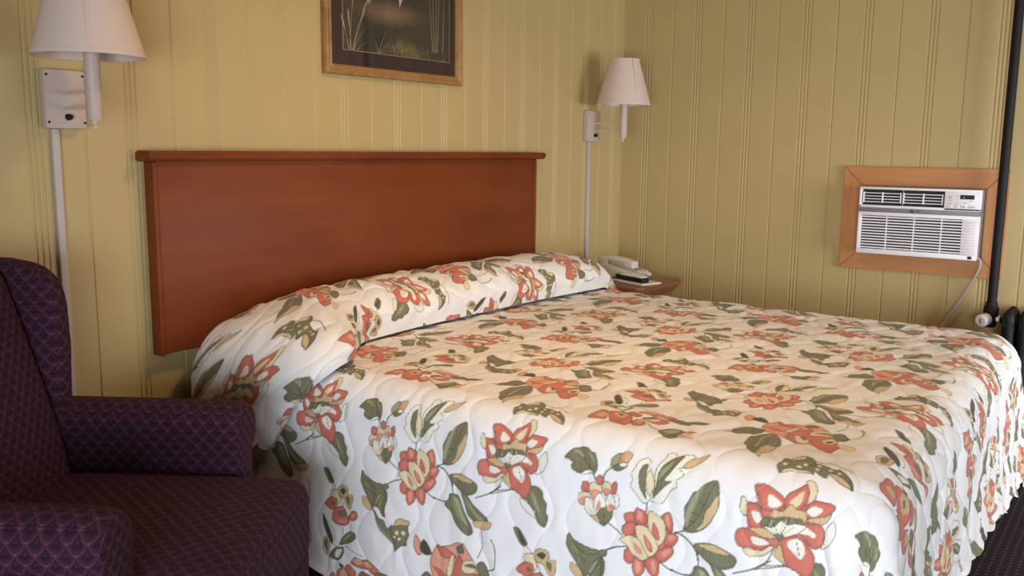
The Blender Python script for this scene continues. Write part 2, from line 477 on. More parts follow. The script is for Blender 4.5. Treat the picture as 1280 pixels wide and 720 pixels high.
PERIOD_A, PERIOD_B, PERIOD_SKEW = 0.63, 0.64, 0.066
INK = {'R': (0.47, 0.105, 0.070), 'r': (0.66, 0.25, 0.165), 'G': (0.125, 0.118, 0.055), 'D': (0.045, 0.041, 0.022), 'L': (0.27, 0.27, 0.145),
       'C': (0.72, 0.60, 0.38), 'Y': (0.60, 0.42, 0.21), 'W': (0.80, 0.77, 0.67), 'K': (0.085, 0.06, 0.038), 'B': (0.79, 0.77, 0.77)}
# the printed repeat: outlines ('p') and stems ('s') in half millimetres of cloth
PRINT = [["s","D",5,[1679,-427,1702,-465,1779,-508]],
["s","D",4,[1711,-587,1750,-565,1799,-550]],
["s","D",5,[1960,-572,2016,-596,2089,-591]],
["s","D",5,[2014,-436,2054,-416]],
["s","D",6,[2019,-430,2067,-445,2112,-483,2120,-522]],
["s","D",5,[1875,-386,1878,-344,1888,-310]],
["p","W",1,[1848,-162,1868,-177,1872,-220,1900,-257,1895,-315,1878,-344,1856,-348,1820,-313,1798,-288,1809,-265,1797,-243,1809,-215,1815,-192,1831,-170]],
["p","G",0,[1855,-184,1862,-222,1868,-288,1874,-332,1843,-296,1831,-253,1833,-206]],
["p","W",1,[1908,-267,1899,-224,1900,-198,1909,-173,1923,-151,1927,-125,1951,-113,1974,-130,1999,-113,2037,-107,2027,-139,2012,-167,1993,-180,2014,-189,2016,-206,1993,-227,2005,-249,1978,-270,1961,-307,1947,-330,1915,-332,1893,-332,1896,-307]],
["p","G",0,[1912,-263,1911,-221,1924,-180,1955,-142,2001,-116,1986,-158,1967,-202,1948,-235,1980,-235,1955,-259,1928,-292,1903,-322,1901,-298]],
["p","L",0,[1919,-245,1924,-202,1962,-153,1959,-186,1942,-220]],
["s","D",2,[1900,-327,1913,-266,1941,-216,1984,-154]],
["p","C",1,[1874,-207,1896,-241,1903,-268,1891,-312,1874,-295,1867,-263,1865,-230]],
["p","Y",1,[2008,-168,2025,-135,2058,-107,2096,-88,2079,-122,2047,-155,2024,-169]],
["p","G",1,[2163,-192,2184,-235,2187,-282,2163,-351,2125,-395,2086,-414,2052,-415,2054,-382,2047,-326,2065,-290,2080,-255,2099,-247,2112,-225]],
["p","L",0,[2120,-219,2097,-292,2072,-370,2062,-401,2052,-346,2082,-263]],
["p","Y",1,[2181,-244,2188,-290,2158,-356,2120,-396,2105,-396,2128,-366,2139,-316,2157,-288]],
["s","D",3,[2163,-198,2136,-280,2102,-356,2054,-415]],
["s","D",1.5,[2110,-334,2079,-336]],
["s","D",1.5,[2128,-294,2106,-282]],
["s","D",1.5,[2092,-370,2074,-370]],
["p","R",0,[1795,-428,1892,-391,1990,-404,2003,-500,1951,-586,1849,-611,1806,-570]],
["p","R",1,[1783,-414,1821,-401,1830,-438,1797,-453,1785,-439]],
["p","R",1,[1776,-470,1808,-442,1836,-453,1834,-487,1802,-507,1778,-495]],
["p","R",1,[1836,-377,1881,-393,1887,-425,1858,-448,1830,-438,1825,-405]],
["p","r",0,[1839,-385,1860,-398,1864,-426,1840,-423]],
["p","R",1,[1951,-383,1981,-360,2000,-393,2003,-434,1982,-434,1961,-410]],
["p","r",0,[1967,-380,1980,-373,1991,-420,1978,-414]],
["p","R",1,[1973,-453,2003,-438,2031,-452,2008,-495,1976,-498,1966,-475]],
["p","r",0,[1984,-456,2004,-446,2021,-455,1991,-478]],
["p","R",1,[1946,-529,1997,-493,2015,-518,1981,-563,1955,-569,1937,-552]],
["p","r",0,[1963,-530,1998,-505,2005,-520,1975,-548]],
["p","R",1,[1901,-573,1938,-556,1956,-577,1954,-623,1939,-644,1911,-629,1890,-601]],
["p","r",0,[1918,-582,1937,-573,1942,-614,1930,-629]],
["p","R",1,[1836,-592,1879,-578,1892,-604,1884,-640,1858,-663,1840,-638]],
["p","r",0,[1848,-602,1873,-595,1872,-630,1857,-647]],
["p","R",1,[1795,-568,1822,-553,1841,-579,1827,-616,1798,-605]],
["p","C",1,[1891,-379,1924,-380,1964,-405,1973,-457,1960,-493,1934,-511,1903,-464,1889,-417]],
["p","R",0,[1914,-416,1940,-447,1948,-487,1932,-484,1910,-458]],
["p","C",1,[1836,-453,1880,-444,1915,-470,1945,-513,1936,-540,1911,-562,1877,-545,1845,-493]],
["p","R",0,[1877,-478,1912,-504,1925,-538,1904,-539,1885,-510]],
["p","r",0,[1887,-488,1907,-509,1912,-529,1897,-520]],
["p","C",1,[1769,-527,1812,-500,1857,-507,1888,-543,1906,-568,1875,-588,1835,-576,1804,-545]],
["p","r",0,[1831,-522,1871,-542,1875,-564,1844,-557]],
["s","D",5,[1994,-588,2045,-596,2103,-588]],
["s","G",5,[2269,-529,2359,-483,2409,-440]],
["s","G",4,[2352,-490,2470,-444]],
["s","D",4,[2307,-667,2321,-740,2300,-816]],
["p","G",1,[2101,-458,2182,-440,2272,-465,2267,-504,2221,-528,2172,-520,2121,-493]],
["p","Y",0,[2118,-457,2182,-443,2248,-461,2192,-470,2143,-464]],
["p","G",1,[2109,-548,2158,-549,2195,-605,2222,-637,2248,-669,2259,-705,2229,-726,2187,-704,2152,-674,2124,-635,2080,-607,2102,-575]],
["p","G",1,[2172,-514,2222,-534,2256,-564,2306,-590,2347,-618,2341,-645,2280,-667,2263,-646,2229,-622,2210,-588]],
["p","L",0,[2189,-529,2232,-557,2275,-598,2324,-624,2293,-632,2251,-604,2212,-575]],
["p","L",0,[2118,-559,2156,-563,2197,-624,2230,-674,2200,-668,2147,-617]],
["s","D",2.5,[2175,-519,2234,-583,2295,-657]],
["s","D",2.5,[2112,-553,2163,-613,2239,-713]],
["s","D",5,[2016,-431,2067,-446,2107,-483,2125,-544]],
["p","Y",1,[2263,-646,2340,-626,2371,-625,2358,-654,2320,-672,2272,-669]],
["s","D",5,[1795,-551,1754,-564,1708,-591]],
["p","Y",1,[1540,-695,1568,-696,1598,-726,1608,-755,1578,-755,1546,-730]],
["p","G",1,[1519,-564,1543,-584,1583,-595,1638,-603,1671,-599,1689,-623,1707,-643,1708,-683,1697,-726,1705,-769,1684,-766,1660,-735,1626,-727,1616,-746,1598,-726,1567,-684,1537,-650,1515,-614]],
["s","D",3,[1533,-598,1608,-634,1675,-619]],
["s","D",3,[1553,-647,1633,-669,1682,-629]],
["s","D",3,[1637,-733,1666,-677,1690,-631]],
["s","D",3,[1688,-753,1691,-687,1693,-638]],
["s","L",3,[1546,-620,1620,-654]],
["s","L",3,[1659,-724,1679,-668]],
["s","L",3,[1606,-610,1650,-616]],
["s","Y",2.5,[1636,-713,1664,-657]],
["p","G",0,[1716,-603,1711,-616,1697,-625,1681,-623,1674,-612,1679,-599,1694,-590,1709,-592]],
["p","G",1,[1616,-746,1639,-757,1663,-783,1696,-787,1714,-811,1731,-822,1751,-797,1772,-796,1775,-771,1800,-749,1831,-745,1866,-748,1854,-775,1859,-813,1850,-847,1856,-865,1821,-879,1796,-906,1782,-922,1767,-894,1735,-878,1702,-862,1667,-831,1647,-787]],
["p","L",0,[1635,-778,1672,-822,1712,-852,1760,-886,1730,-879,1679,-852,1653,-818]],
["p","Y",1,[1772,-792,1780,-766,1805,-747,1865,-747,1854,-768,1818,-774]],
["p","C",0,[1801,-820,1799,-829,1791,-834,1782,-833,1778,-826,1781,-818,1789,-812,1797,-813]],
["p","C",0,[1839,-810,1837,-819,1829,-824,1821,-823,1817,-816,1819,-808,1827,-802,1835,-803]],
["p","C",0,[1786,-847,1784,-852,1777,-856,1769,-856,1766,-852,1768,-846,1775,-842,1783,-842]],
["p","C",0,[1818,-846,1815,-852,1808,-856,1801,-856,1797,-852,1800,-846,1807,-842,1815,-842]],
["s","D",2,[1731,-822,1766,-854,1786,-905]],
["s","D",3,[1301,-671,1345,-707]],
["p","G",1,[1231,-615,1261,-612,1293,-639,1313,-668,1284,-683,1259,-660]],
["p","D",0,[1250,-619,1268,-628,1301,-667,1280,-672]],
["p","C",1,[1304,-713,1345,-707,1366,-745,1362,-775,1333,-774,1294,-740]],
["p","Y",1,[1350,-694,1384,-669,1425,-676,1433,-708,1467,-708,1468,-741,1461,-776,1432,-775,1406,-739,1365,-732]],
["p","D",0,[1363,-703,1391,-684,1414,-691,1399,-716]],
["s","D",2.5,[1346,-720,1378,-754,1392,-784]],
["s","D",2.5,[1428,-717,1449,-762]],
["p","G",0,[1416,-720,1446,-726,1443,-760,1424,-747]],
["p","R",1,[1256,-796,1295,-753,1343,-750,1351,-786,1323,-810,1287,-806]],
["p","G",0,[1312,-770,1338,-771,1336,-786,1316,-786]],
["p","R",1,[1335,-803,1392,-780,1435,-816,1449,-846,1422,-872,1364,-876,1327,-860]],
["p","R",1,[1447,-821,1474,-789,1502,-787,1512,-813,1488,-836,1454,-836]],
["p","G",0,[1365,-808,1405,-798,1421,-823,1384,-835]],
["p","r",0,[1351,-858,1397,-846,1432,-852,1387,-868]],
["p","r",0,[1466,-808,1491,-795,1498,-812,1474,-827]],
["s","D",2,[1370,-887,1406,-890,1408,-919]],
["p","D",1,[1249,-854,1281,-880,1307,-915,1334,-959,1330,-986,1292,-953,1258,-902]],
["s","D",2,[1292,-877,1343,-915,1352,-963]],
["s","D",3,[1330,-982,1367,-997,1442,-985,1501,-1007,1559,-1024]],
["p","G",1,[1389,-979,1404,-941,1448,-904,1493,-901,1504,-927,1474,-952,1435,-966]],
["p","L",0,[1410,-952,1448,-913,1485,-907,1439,-940]],
["s","D",2,[1389,-979,1439,-944,1494,-909]],
["p","Y",1,[1281,-965,1312,-974,1309,-1026,1282,-1063,1256,-1032,1259,-996]],
["p","G",0,[1282,-973,1298,-982,1290,-1039,1266,-1012]],
["p","G",1,[1350,-1006,1408,-995,1416,-1022,1383,-1061,1330,-1063,1312,-1055]],
["p","W",0,[1362,-1011,1403,-1005,1382,-1048,1353,-1048]],
["s","D",2,[1318,-1062,1350,-1006]],
["s","D",6,[1613,-274,1623,-286,1631,-301]],
["s","G",6,[1669,-287,1678,-259,1703,-235]],
["p","G",1,[1471,-241,1485,-218,1503,-197,1523,-190,1545,-180,1571,-182,1589,-194,1606,-195,1620,-212,1631,-234,1633,-262,1624,-278,1604,-268,1577,-277,1556,-291,1536,-288,1516,-280,1510,-264,1517,-256,1495,-243]],
["p","L",0,[1503,-205,1525,-195,1564,-219,1549,-222]],
["p","L",0,[1572,-192,1606,-210,1622,-236,1600,-226]],
["s","D",2,[1621,-274,1569,-235,1523,-213]],
["s","D",1.6,[1590,-252,1545,-252]],
["s","D",1.6,[1601,-255,1588,-214]],
["s","D",1.6,[1569,-237,1553,-202]],
["p","W",1,[1565,-291,1577,-277,1601,-268,1619,-277,1600,-280,1579,-291]],
["p","L",1,[1693,-230,1689,-207,1701,-187,1717,-171,1728,-173,1730,-208,1707,-232]],
["p","Y",1,[1737,-204,1732,-170,1754,-157,1778,-165,1774,-198,1761,-206]],
["p","r",0,[1735,-204,1732,-175,1747,-169,1751,-199]],
["p","G",1,[1705,-235,1727,-216,1755,-205,1772,-216,1749,-237,1724,-247]],
["p","W",0,[1733,-218,1756,-206,1769,-215,1751,-225]],
["p","G",1,[1623,-448,1669,-415,1717,-409,1723,-445,1694,-487,1665,-482]],
["p","Y",1,[1597,-438,1641,-444,1669,-481,1637,-472]],
["s","D",2,[1683,-428,1691,-480]],
["p","W",1,[1733,-340,1749,-350,1755,-382,1736,-406,1728,-379]],
["p","R",1,[1568,-359,1573,-326,1595,-322,1605,-336,1604,-360,1582,-365]],
["p","R",1,[1712,-321,1718,-298,1734,-292,1739,-319,1728,-346,1714,-340]],
["p","R",1,[1649,-280,1669,-290,1668,-307,1656,-322,1636,-312,1635,-298]],
["p","C",1,[1607,-326,1625,-317,1653,-325,1666,-346,1652,-369,1629,-389,1610,-369]],
["p","r",0,[1609,-357,1638,-343,1664,-349,1652,-369,1629,-388]],
["p","C",1,[1667,-322,1678,-300,1706,-306,1713,-330,1699,-348,1684,-361,1669,-345]],
["p","r",0,[1671,-338,1691,-326,1711,-333,1684,-361]],
["p","C",1,[1556,-382,1580,-366,1610,-369,1614,-382,1593,-390,1590,-422,1571,-425,1555,-411]],
["p","r",0,[1560,-405,1587,-386,1591,-420,1570,-424]],
["p","W",1,[1588,-403,1598,-386,1621,-395,1637,-421,1652,-436,1647,-450,1621,-459,1594,-441]],
["p","C",0,[1602,-429,1624,-433,1644,-445,1620,-455]],
["p","W",1,[1633,-402,1639,-377,1656,-356,1682,-376,1690,-408,1667,-418,1657,-437,1638,-430]],
["p","r",0,[1660,-386,1669,-413,1657,-435,1644,-421]],
["p","W",1,[1688,-379,1706,-344,1729,-365,1734,-392,1721,-419,1700,-425,1693,-407]],
["p","r",0,[1694,-407,1713,-390,1732,-395,1718,-420,1701,-424]],
["s","G",5,[2418,-389,2395,-446,2341,-492,2273,-527]],
["s","G",4,[2385,-467,2451,-447,2476,-446]],
["p","G",1,[2525,-458,2570,-406,2602,-398,2635,-413,2643,-443,2661,-466,2659,-503,2671,-523,2659,-568,2631,-560,2613,-537,2605,-507,2577,-496,2559,-472]],
["p","W",1,[2520,-468,2554,-478,2589,-502,2611,-538,2569,-525,2532,-502]],
["p","L",0,[2571,-419,2606,-443,2631,-492,2651,-541,2622,-512,2592,-474]],
["s","D",2.5,[2571,-415,2612,-460,2633,-509,2656,-563]],
["p","R",0,[2311,-248,2432,-215,2549,-200,2582,-293,2513,-382,2401,-384,2325,-377]],
["p","Y",1,[2315,-180,2333,-170,2366,-237,2351,-245]],
["p","R",1,[2317,-184,2347,-162,2395,-178,2431,-196,2442,-227,2409,-247,2364,-252,2342,-218]],
["p","W",0,[2375,-197,2399,-202,2429,-220,2412,-237,2383,-238]],
["p","R",1,[2438,-199,2448,-172,2477,-150,2503,-127,2521,-172,2508,-209,2479,-238,2442,-227]],
["p","C",0,[2457,-205,2481,-170,2500,-159,2498,-196,2475,-225]],
["p","C",1,[2497,-116,2521,-110,2544,-146,2540,-178,2522,-201,2519,-157]],
["p","R",1,[2517,-216,2542,-182,2584,-179,2622,-185,2612,-211,2583,-239,2555,-254,2525,-247]],
["p","W",0,[2521,-229,2544,-201,2579,-208,2555,-236]],
["p","Y",1,[2532,-250,2591,-229,2614,-215,2597,-250,2546,-267]],
["p","R",1,[2288,-248,2326,-240,2359,-257,2371,-292,2362,-327,2327,-329,2307,-296]],
["p","W",0,[2321,-269,2350,-268,2365,-293,2343,-307]],
["p","C",1,[2273,-260,2275,-227,2292,-233,2305,-287,2283,-286]],
["p","C",1,[2300,-420,2346,-415,2401,-384,2418,-385,2381,-426,2325,-443]],
["p","R",1,[2265,-380,2276,-349,2311,-337,2352,-343,2388,-363,2401,-379,2369,-410,2322,-411,2282,-415]],
["p","W",0,[2330,-366,2371,-362,2400,-374,2367,-391,2338,-393]],
["p","W",1,[2606,-266,2632,-238,2650,-275,2633,-319,2597,-345,2591,-337,2605,-302]],
["p","R",1,[2525,-269,2577,-259,2598,-286,2596,-327,2565,-352,2543,-339,2513,-308]],
["p","W",0,[2496,-303,2527,-283,2566,-297,2562,-311,2535,-308]],
["p","Y",1,[2420,-412,2439,-366,2458,-385,2462,-440,2439,-427]],
["p","R",1,[2443,-346,2497,-321,2538,-344,2568,-379,2571,-424,2548,-466,2508,-452,2468,-439,2453,-395]],
["p","W",0,[2471,-345,2503,-329,2527,-351,2533,-378,2520,-403,2491,-387,2469,-364]],
["s","D",1.5,[2499,-339,2514,-391]],
["p","Y",1,[2316,-336,2356,-323,2408,-326,2426,-345,2376,-356,2340,-345]],
["p","Y",1,[2397,-273,2402,-244,2437,-246,2460,-214,2487,-227,2521,-229,2523,-261,2493,-280,2450,-294,2411,-293]],
["p","G",1,[2360,-303,2380,-276,2414,-274,2446,-263,2484,-259,2512,-258,2509,-277,2451,-298,2384,-313]],
["s","D",3,[2384,-310,2393,-284]],
["s","D",3,[2412,-304,2417,-277]],
["s","D",3,[2439,-298,2441,-268]],
["s","D",3,[2470,-290,2464,-265]],
["s","D",3,[2493,-281,2488,-262]],
["s","Y",3,[2397,-307,2404,-285]],
["s","Y",3,[2456,-293,2453,-270]],
["s","Y",3,[2481,-286,2477,-266]],
["p","W",1,[2378,-314,2412,-307,2437,-278,2461,-287,2493,-276,2526,-278,2507,-305,2459,-334,2433,-353,2414,-334]],
["p","G",0,[2414,-331,2459,-327,2435,-358]],
["s","C",2,[2453,-330,2506,-296]],
["s","D",1.5,[2442,-329,2456,-295]],
["s","D",1.5,[2433,-331,2420,-310]],
["s","Y",2,[2437,-334,2444,-291]],
["s","Y",2,[2447,-327,2489,-288]],
["s","Y",2,[2425,-332,2401,-314]],
["s","G",5,[2480,25,2528,36,2585,18,2626,-1]],
["p","G",1,[2384,-99,2367,-76,2360,-50,2374,-30,2370,-14,2389,-8,2403,-24,2401,-5,2414,23,2429,52,2453,49,2480,25,2494,0,2530,-12,2564,-20,2582,-18,2579,-3,2589,-16,2616,-36,2640,-59,2652,-79,2658,-101,2640,-97,2607,-89,2569,-64,2554,-57,2556,-80,2529,-74,2504,-61,2508,-82,2473,-72,2440,-68,2411,-73,2393,-86]],
["p","C",1,[2390,-96,2394,-81,2415,-69,2451,-64,2485,-70,2507,-81,2469,-78,2425,-78,2401,-92]],
["p","C",1,[2405,-21,2405,0,2426,37,2437,48,2444,14,2420,-4]],
["p","Y",1,[2556,-54,2584,-53,2628,-73,2651,-96,2606,-87]],
["p","C",0,[2396,-48,2397,-54,2392,-58,2386,-56,2381,-51,2381,-45,2385,-41,2392,-42]],
["p","C",0,[2470,-27,2470,-34,2466,-37,2460,-36,2455,-30,2454,-23,2458,-19,2465,-21]],
["p","C",0,[2518,-22,2518,-29,2514,-33,2508,-31,2503,-25,2502,-18,2506,-14,2513,-16]],
["p","C",0,[2452,-45,2451,-49,2444,-52,2436,-52,2431,-49,2433,-46,2440,-43,2448,-43]],
["p","C",0,[2518,-49,2518,-54,2514,-56,2509,-55,2505,-51,2505,-46,2509,-43,2514,-44]],
["p","C",0,[2564,-32,2564,-38,2560,-41,2555,-40,2551,-35,2551,-29,2555,-26,2560,-28]],
["p","C",0,[2598,-37,2598,-42,2594,-45,2589,-45,2585,-40,2585,-35,2588,-32,2594,-33]],
["s","D",2,[2379,-74,2419,-46,2491,-36,2559,-38,2620,-59,2657,-96]],
["s","G",7,[1726,75,1774,38,1823,27]],
["p","L",1,[1573,16,1599,16,1634,1,1644,-11,1610,-10,1587,-1]],
["p","D",0,[1518,208,1557,198,1543,181]],
["p","G",1,[1778,174,1795,195,1834,206,1887,211,1917,216,1960,216,1941,186,1897,178,1855,153,1816,154]],
["s","D",2,[1788,166,1845,183,1943,206]],
["p","R",1,[1475,-8,1459,28,1461,67,1464,135,1488,140,1513,97,1543,24,1514,7]],
["p","Y",0,[1479,50,1488,99,1518,93,1524,45,1498,39]],
["p","R",1,[1571,184,1593,208,1648,173,1649,141,1628,137]],
["p","R",1,[1609,216,1635,248,1687,238,1730,244,1804,211,1775,179,1734,193,1674,198]],
["p","Y",0,[1619,234,1667,242,1696,222,1656,210]],
["p","Y",0,[1701,224,1734,236,1761,218,1740,204]],
["p","R",1,[1666,142,1695,181,1744,165,1786,159,1807,113,1770,84,1716,102]],
["p","C",0,[1681,136,1702,178,1757,145,1741,107]],
["p","G",0,[1673,139,1697,178,1742,157,1703,137]],
["p","R",1,[1555,40,1502,132,1517,166,1551,189,1585,171,1631,113,1661,39,1655,-12,1621,8,1581,19]],
["p","Y",0,[1540,110,1536,155,1562,180,1599,137,1589,87]],
["p","G",0,[1555,123,1559,145,1578,134,1577,107]],
["p","R",1,[1663,40,1655,92,1661,120,1709,86,1726,46,1709,18]],
["p","Y",0,[1663,77,1664,115,1693,103,1698,57]],
["p","C",1,[1901,16,1895,82,1949,95,1932,59,1953,46,1922,15]],
["p","R",0,[1888,84,1944,98,1928,66]],
["p","C",1,[1910,-7,1931,7,1965,21,1954,1,1925,-11]],
["p","r",0,[1904,10,1926,29,1945,31,1932,5]],
["p","G",1,[1812,11,1820,42,1847,71,1884,88,1906,64,1901,16,1912,-16,1883,-32,1854,-14]],
["p","L",0,[1826,19,1852,62,1886,78,1872,32]],
["s","D",2.5,[1819,13,1863,19,1889,39]],
["s","D",2.5,[1837,-1,1884,-2]],
["s","G",6,[2495,421,2531,448,2529,536,2507,577]],
["p","G",1,[2028,194,2066,201,2057,240,2081,282,2124,327,2174,296,2180,255,2148,219,2095,189,2065,189]],
["s","D",2,[2039,196,2107,248,2175,285]],
["p","r",1,[2031,439,2039,484,2073,459,2082,404,2057,397]],
["p","D",1,[2071,432,2092,474,2122,459,2147,417,2100,405]],
["p","G",1,[2169,83,2162,131,2158,193,2189,232,2235,263,2277,209,2294,159,2283,129,2249,102,2241,35,2249,-16,2205,28,2190,58]],
["s","C",2.5,[2217,89,2206,186,2227,236]],
["s","D",2,[2201,66,2192,164]],
["s","D",2,[2242,119,2229,215]],
["p","Y",1,[2248,1,2254,86,2285,131,2295,97,2288,41,2274,-8,2280,-39]],
["p","r",1,[2141,376,2175,463,2210,466,2258,479,2308,505,2349,501,2407,442,2437,397,2485,306,2502,257,2480,180,2454,199,2384,249,2341,215,2288,239,2247,262,2210,267,2179,289]],
["p","R",1,[2175,463,2235,461,2298,427,2227,414]],
["p","R",1,[2272,303,2321,445,2378,374,2442,379,2435,331,2353,311]],
["p","R",1,[2368,300,2416,305,2481,302,2502,257,2469,181,2410,237]],
["p","R",1,[2276,274,2312,301,2339,236,2310,224]],
["p","R",0,[2157,365,2202,353,2258,327,2211,313]],
["p","C",1,[2305,306,2342,313,2373,283,2361,252,2332,241]],
["p","G",0,[2322,313,2353,311,2355,273]],
["p","C",1,[2342,380,2356,425,2414,436,2419,384,2369,367]],
["p","G",0,[2355,401,2406,425,2421,403]],
["p","C",1,[2413,314,2445,371,2475,340,2457,294]],
["p","G",0,[2427,320,2454,356,2453,306]],
["p","C",1,[2478,311,2534,302,2560,281,2557,238,2515,257]],
["p","G",1,[2295,472,2332,500,2353,469,2318,454]],
["p","C",1,[2252,344,2269,428,2286,429,2288,372,2270,325]],
["p","G",1,[2429,425,2465,452,2503,404,2497,357,2463,363]]]

def paint_tile():
    R = 1500.0                                   # dots per metre
    w, h = int(PERIOD_A*R), int(PERIOD_B*R)
    img = np.empty((w, h, 3)); img[:] = INK['B']
    def chaikin(p, closed, n=4):
        c = np.concatenate([p[-1:], p, p[:2]]) if closed else np.concatenate([p[:1], p, p[-1:]])
        out = []
        for i in range(1, len(c)-2):
            for k in range(n):
                t = k/n; A, B, D, E = c[i-1:i+3]
                out.append(B+0.5*0.8*(D-A)*t*(1-t)**2*2*0.5-0.5*0.8*(E-B)*t*t*(1-t)*2*0.5+(D-B)*(3*t*t-2*t**3))
        if not closed: out.append(c[-2])
        return np.array(out)
    def segdist(X, Y, p, closed):
        d = np.full(X.shape, 1e9); q = np.roll(p, -1, 0) if closed else p[1:]; s = p if closed else p[:-1]
        for (x0, y0), (x1, y1) in zip(s, q):
            dx, dy = x1-x0, y1-y0; L = dx*dx+dy*dy+1e-12
            t = np.clip(((X-x0)*dx+(Y-y0)*dy)/L, 0, 1)
            d = np.minimum(d, (X-x0-t*dx)**2+(Y-y0-t*dy)**2)
        return np.sqrt(d)
    def inside(X, Y, p):
        c = np.zeros(X.shape, bool); q = np.roll(p, -1, 0)
        for (x0, y0), (x1, y1) in zip(p, q):
            if y0 == y1: continue
            c ^= ((y0 > Y) != (y1 > Y)) & (X < (x1-x0)*(Y-y0)/(y1-y0)+x0)
        return c
    def blend(i0, j0, cov, col):
        n, m = cov.shape; I = np.arange(i0, i0+n); J = np.arange(j0, j0+m)
        jj = J//h; col = np.asarray(col)
        for t in np.unique(jj):                  # rows beyond the tile wrap with the skew
            sel = jj == t
            sh = int(round(PERIOD_SKEW*R*t))
            ii = (I-sh) % w
            ix = np.ix_(ii, J[sel] % h)
            c = cov[:, sel][..., None]
            img[ix] = img[ix]*(1-c)+col*c
    for kind, ink, wid, pts in PRINT:
        p = np.array(pts, float).reshape(-1, 2)/2000*R
        p = chaikin(p, kind == 'p')
        hw = wid/2000*R if kind == 's' else 0
        lo = np.floor(p.min(0)-hw-3).astype(int); hi = np.ceil(p.max(0)+hw+4).astype(int)
        X, Y = np.meshgrid(np.arange(lo[0], hi[0])+0.5, np.arange(lo[1], hi[1])+0.5, indexing='ij')
        d = segdist(X, Y, p, kind == 'p')
        if kind == 's':
            blend(lo[0], lo[1], np.clip(max(hw*0.55, 1.1)-d+0.5, 0, 1), INK[ink])
        else:
            sd = np.where(inside(X, Y, p), d, -d)
            col = np.asarray(INK[ink])
            tex = 0.5+0.5*np.sin((X*0.9+Y*0.35)*0.55+3*np.sin(Y*0.08)+2*np.sin(X*0.05))
            blend(lo[0], lo[1], np.clip(sd+0.5, 0, 1), col)
            if ink in 'GRrL': blend(lo[0], lo[1], np.clip((sd-2)/16, 0, 0.45), np.minimum(col*1.55+0.03, 0.8))
            if ink in 'GRLrYCW':                  # woven hatching inside the printed shapes
                dark = np.asarray(INK['D' if ink in 'GL' else ('Y' if ink in 'C' else ('L' if ink in 'W' else 'K'))])
                blend(lo[0], lo[1], np.clip(sd-1, 0, 1)*np.clip((tex-0.72)*3, 0, 1)*(0.5 if ink in 'GL' else 0.24), dark)
            if wid: blend(lo[0], lo[1], np.clip(1.9-np.abs(sd+0.6), 0, 1)*0.85, INK['K'])
    return img
TILE = paint_tile()
def print_colour(a, b):
    a = np.ravel(a); b = np.ravel(b); w, h, _ = TILE.shape
    j = np.floor(b/PERIOD_B); y = (b-j*PERIOD_B)/PERIOD_B*h-0.5
    x = ((a-j*PERIOD_SKEW) % PERIOD_A)/PERIOD_A*w-0.5
    xi = np.floor(x).astype(int); yi = np.floor(y).astype(int); fx = (x-xi)[:, None]; fy = (y-yi)[:, None]
    g = lambda i, k: TILE[i % w, np.clip(k, 0, h-1)]
    return (g(xi, yi)*(1-fx)+g(xi+1, yi)*fx)*(1-fy)+(g(xi, yi+1)*(1-fx)+g(xi+1, yi+1)*fx)*fy


WID = XR-XL; AF = -YF; EH = 0.585
def steps(*segs):
    out = []
    for lo, hi, d in segs:
        out.append(np.linspace(lo, hi, max(2, int(round((hi-lo)/d))+1))[:-1])
    return np.concatenate(out + [[segs[-1][1]]])
bt = steps((0, 0.5, 0.0025), (0.5, 0.9, 0.0036), (0.9, WID, 0.005))
at_ = steps((0.06, 0.34, 0.012), (0.34, AF, 0.0026))
es_ = steps((0, EH, 0.0025)); er_ = steps((0, 0.2, 0.006), (0.2, EH, 0.02))
def hem_scale(a, b):
    f = np.interp(b, [0.85, WID], [0.80, 0.95]); ea = np.maximum(a-AF, 0)
    th_ = np.arctan2(ea, np.maximum(-b, 0)+1e-12)/(np.pi/2)
    tr = np.arctan2(ea, np.maximum(b-WID, 0)+1e-12)/(np.pi/2)
    return np.where(ea <= 0, 1.0, np.where(b < 0, 1+(f-1)*th_, np.where(b > WID, 1+(f-1)*tr, f)))
blocks = []
A, B = np.meshgrid(at_, bt, indexing='ij'); blocks.append((A, B))
A, B = np.meshgrid(at_, -es_[::-1], indexing='ij'); blocks.append((A, B))
A, B = np.meshgrid(at_, WID+er_, indexing='ij'); blocks.append((A, B))
A, B = np.meshgrid(AF+es_, bt, indexing='ij'); A = AF+(A-AF)*hem_scale(A+1e-9, B); blocks.append((A, B))
th = np.linspace(0, np.pi/2, 110)
for side in (-1, 1):
    ee = es_
    T_, E_ = np.meshgrid(th, ee, indexing='ij')
    E_ = E_*(1+((0.80 if side < 0 else 0.95)-1)*T_/(np.pi/2))
    A = AF+E_*np.sin(T_); B = (0 - E_*np.cos(T_)) if side < 0 else (WID+E_*np.cos(T_))
    if side < 0: A, B = A[::-1], B[::-1]
    blocks.append((A, B))
ab = np.concatenate([np.stack([A.ravel(), B.ravel()], 1) for A, B in blocks])
fs = []; off = 0
for A, B in blocks:
    fs.append(grid_faces(*A.shape, off)); off += A.size
fs = np.concatenate(fs)
key = np.round(ab*1e5).astype(np.int64)
_, first, inv = np.unique(key[:, 0]*10000000+key[:, 1], return_index=True, return_inverse=True)
ab = ab[first]; fs = inv.ravel()[fs]
pos = spread_point(ab[:, 0], ab[:, 1])
nrm = vnormals(pos, fs)
mid = np.argmin(np.abs(ab[:, 0]-1.0)+np.abs(ab[:, 1]-0.8))
if nrm[mid, 2] < 0: fs = fs[:, ::-1].copy(); nrm = -nrm
ea = np.maximum(ab[:, 0]-AF, 0); eb = np.maximum(-ab[:, 1], 0)+np.maximum(ab[:, 1]-WID, 0)
e = np.hypot(ea, eb)
h = relief(ab[:, 0], ab[:, 1])
hs = EH*hem_scale(ab[:, 0], ab[:, 1])
h += 0.006*np.clip((e-hs+0.012)/0.008, 0, 1)                       # bound hem
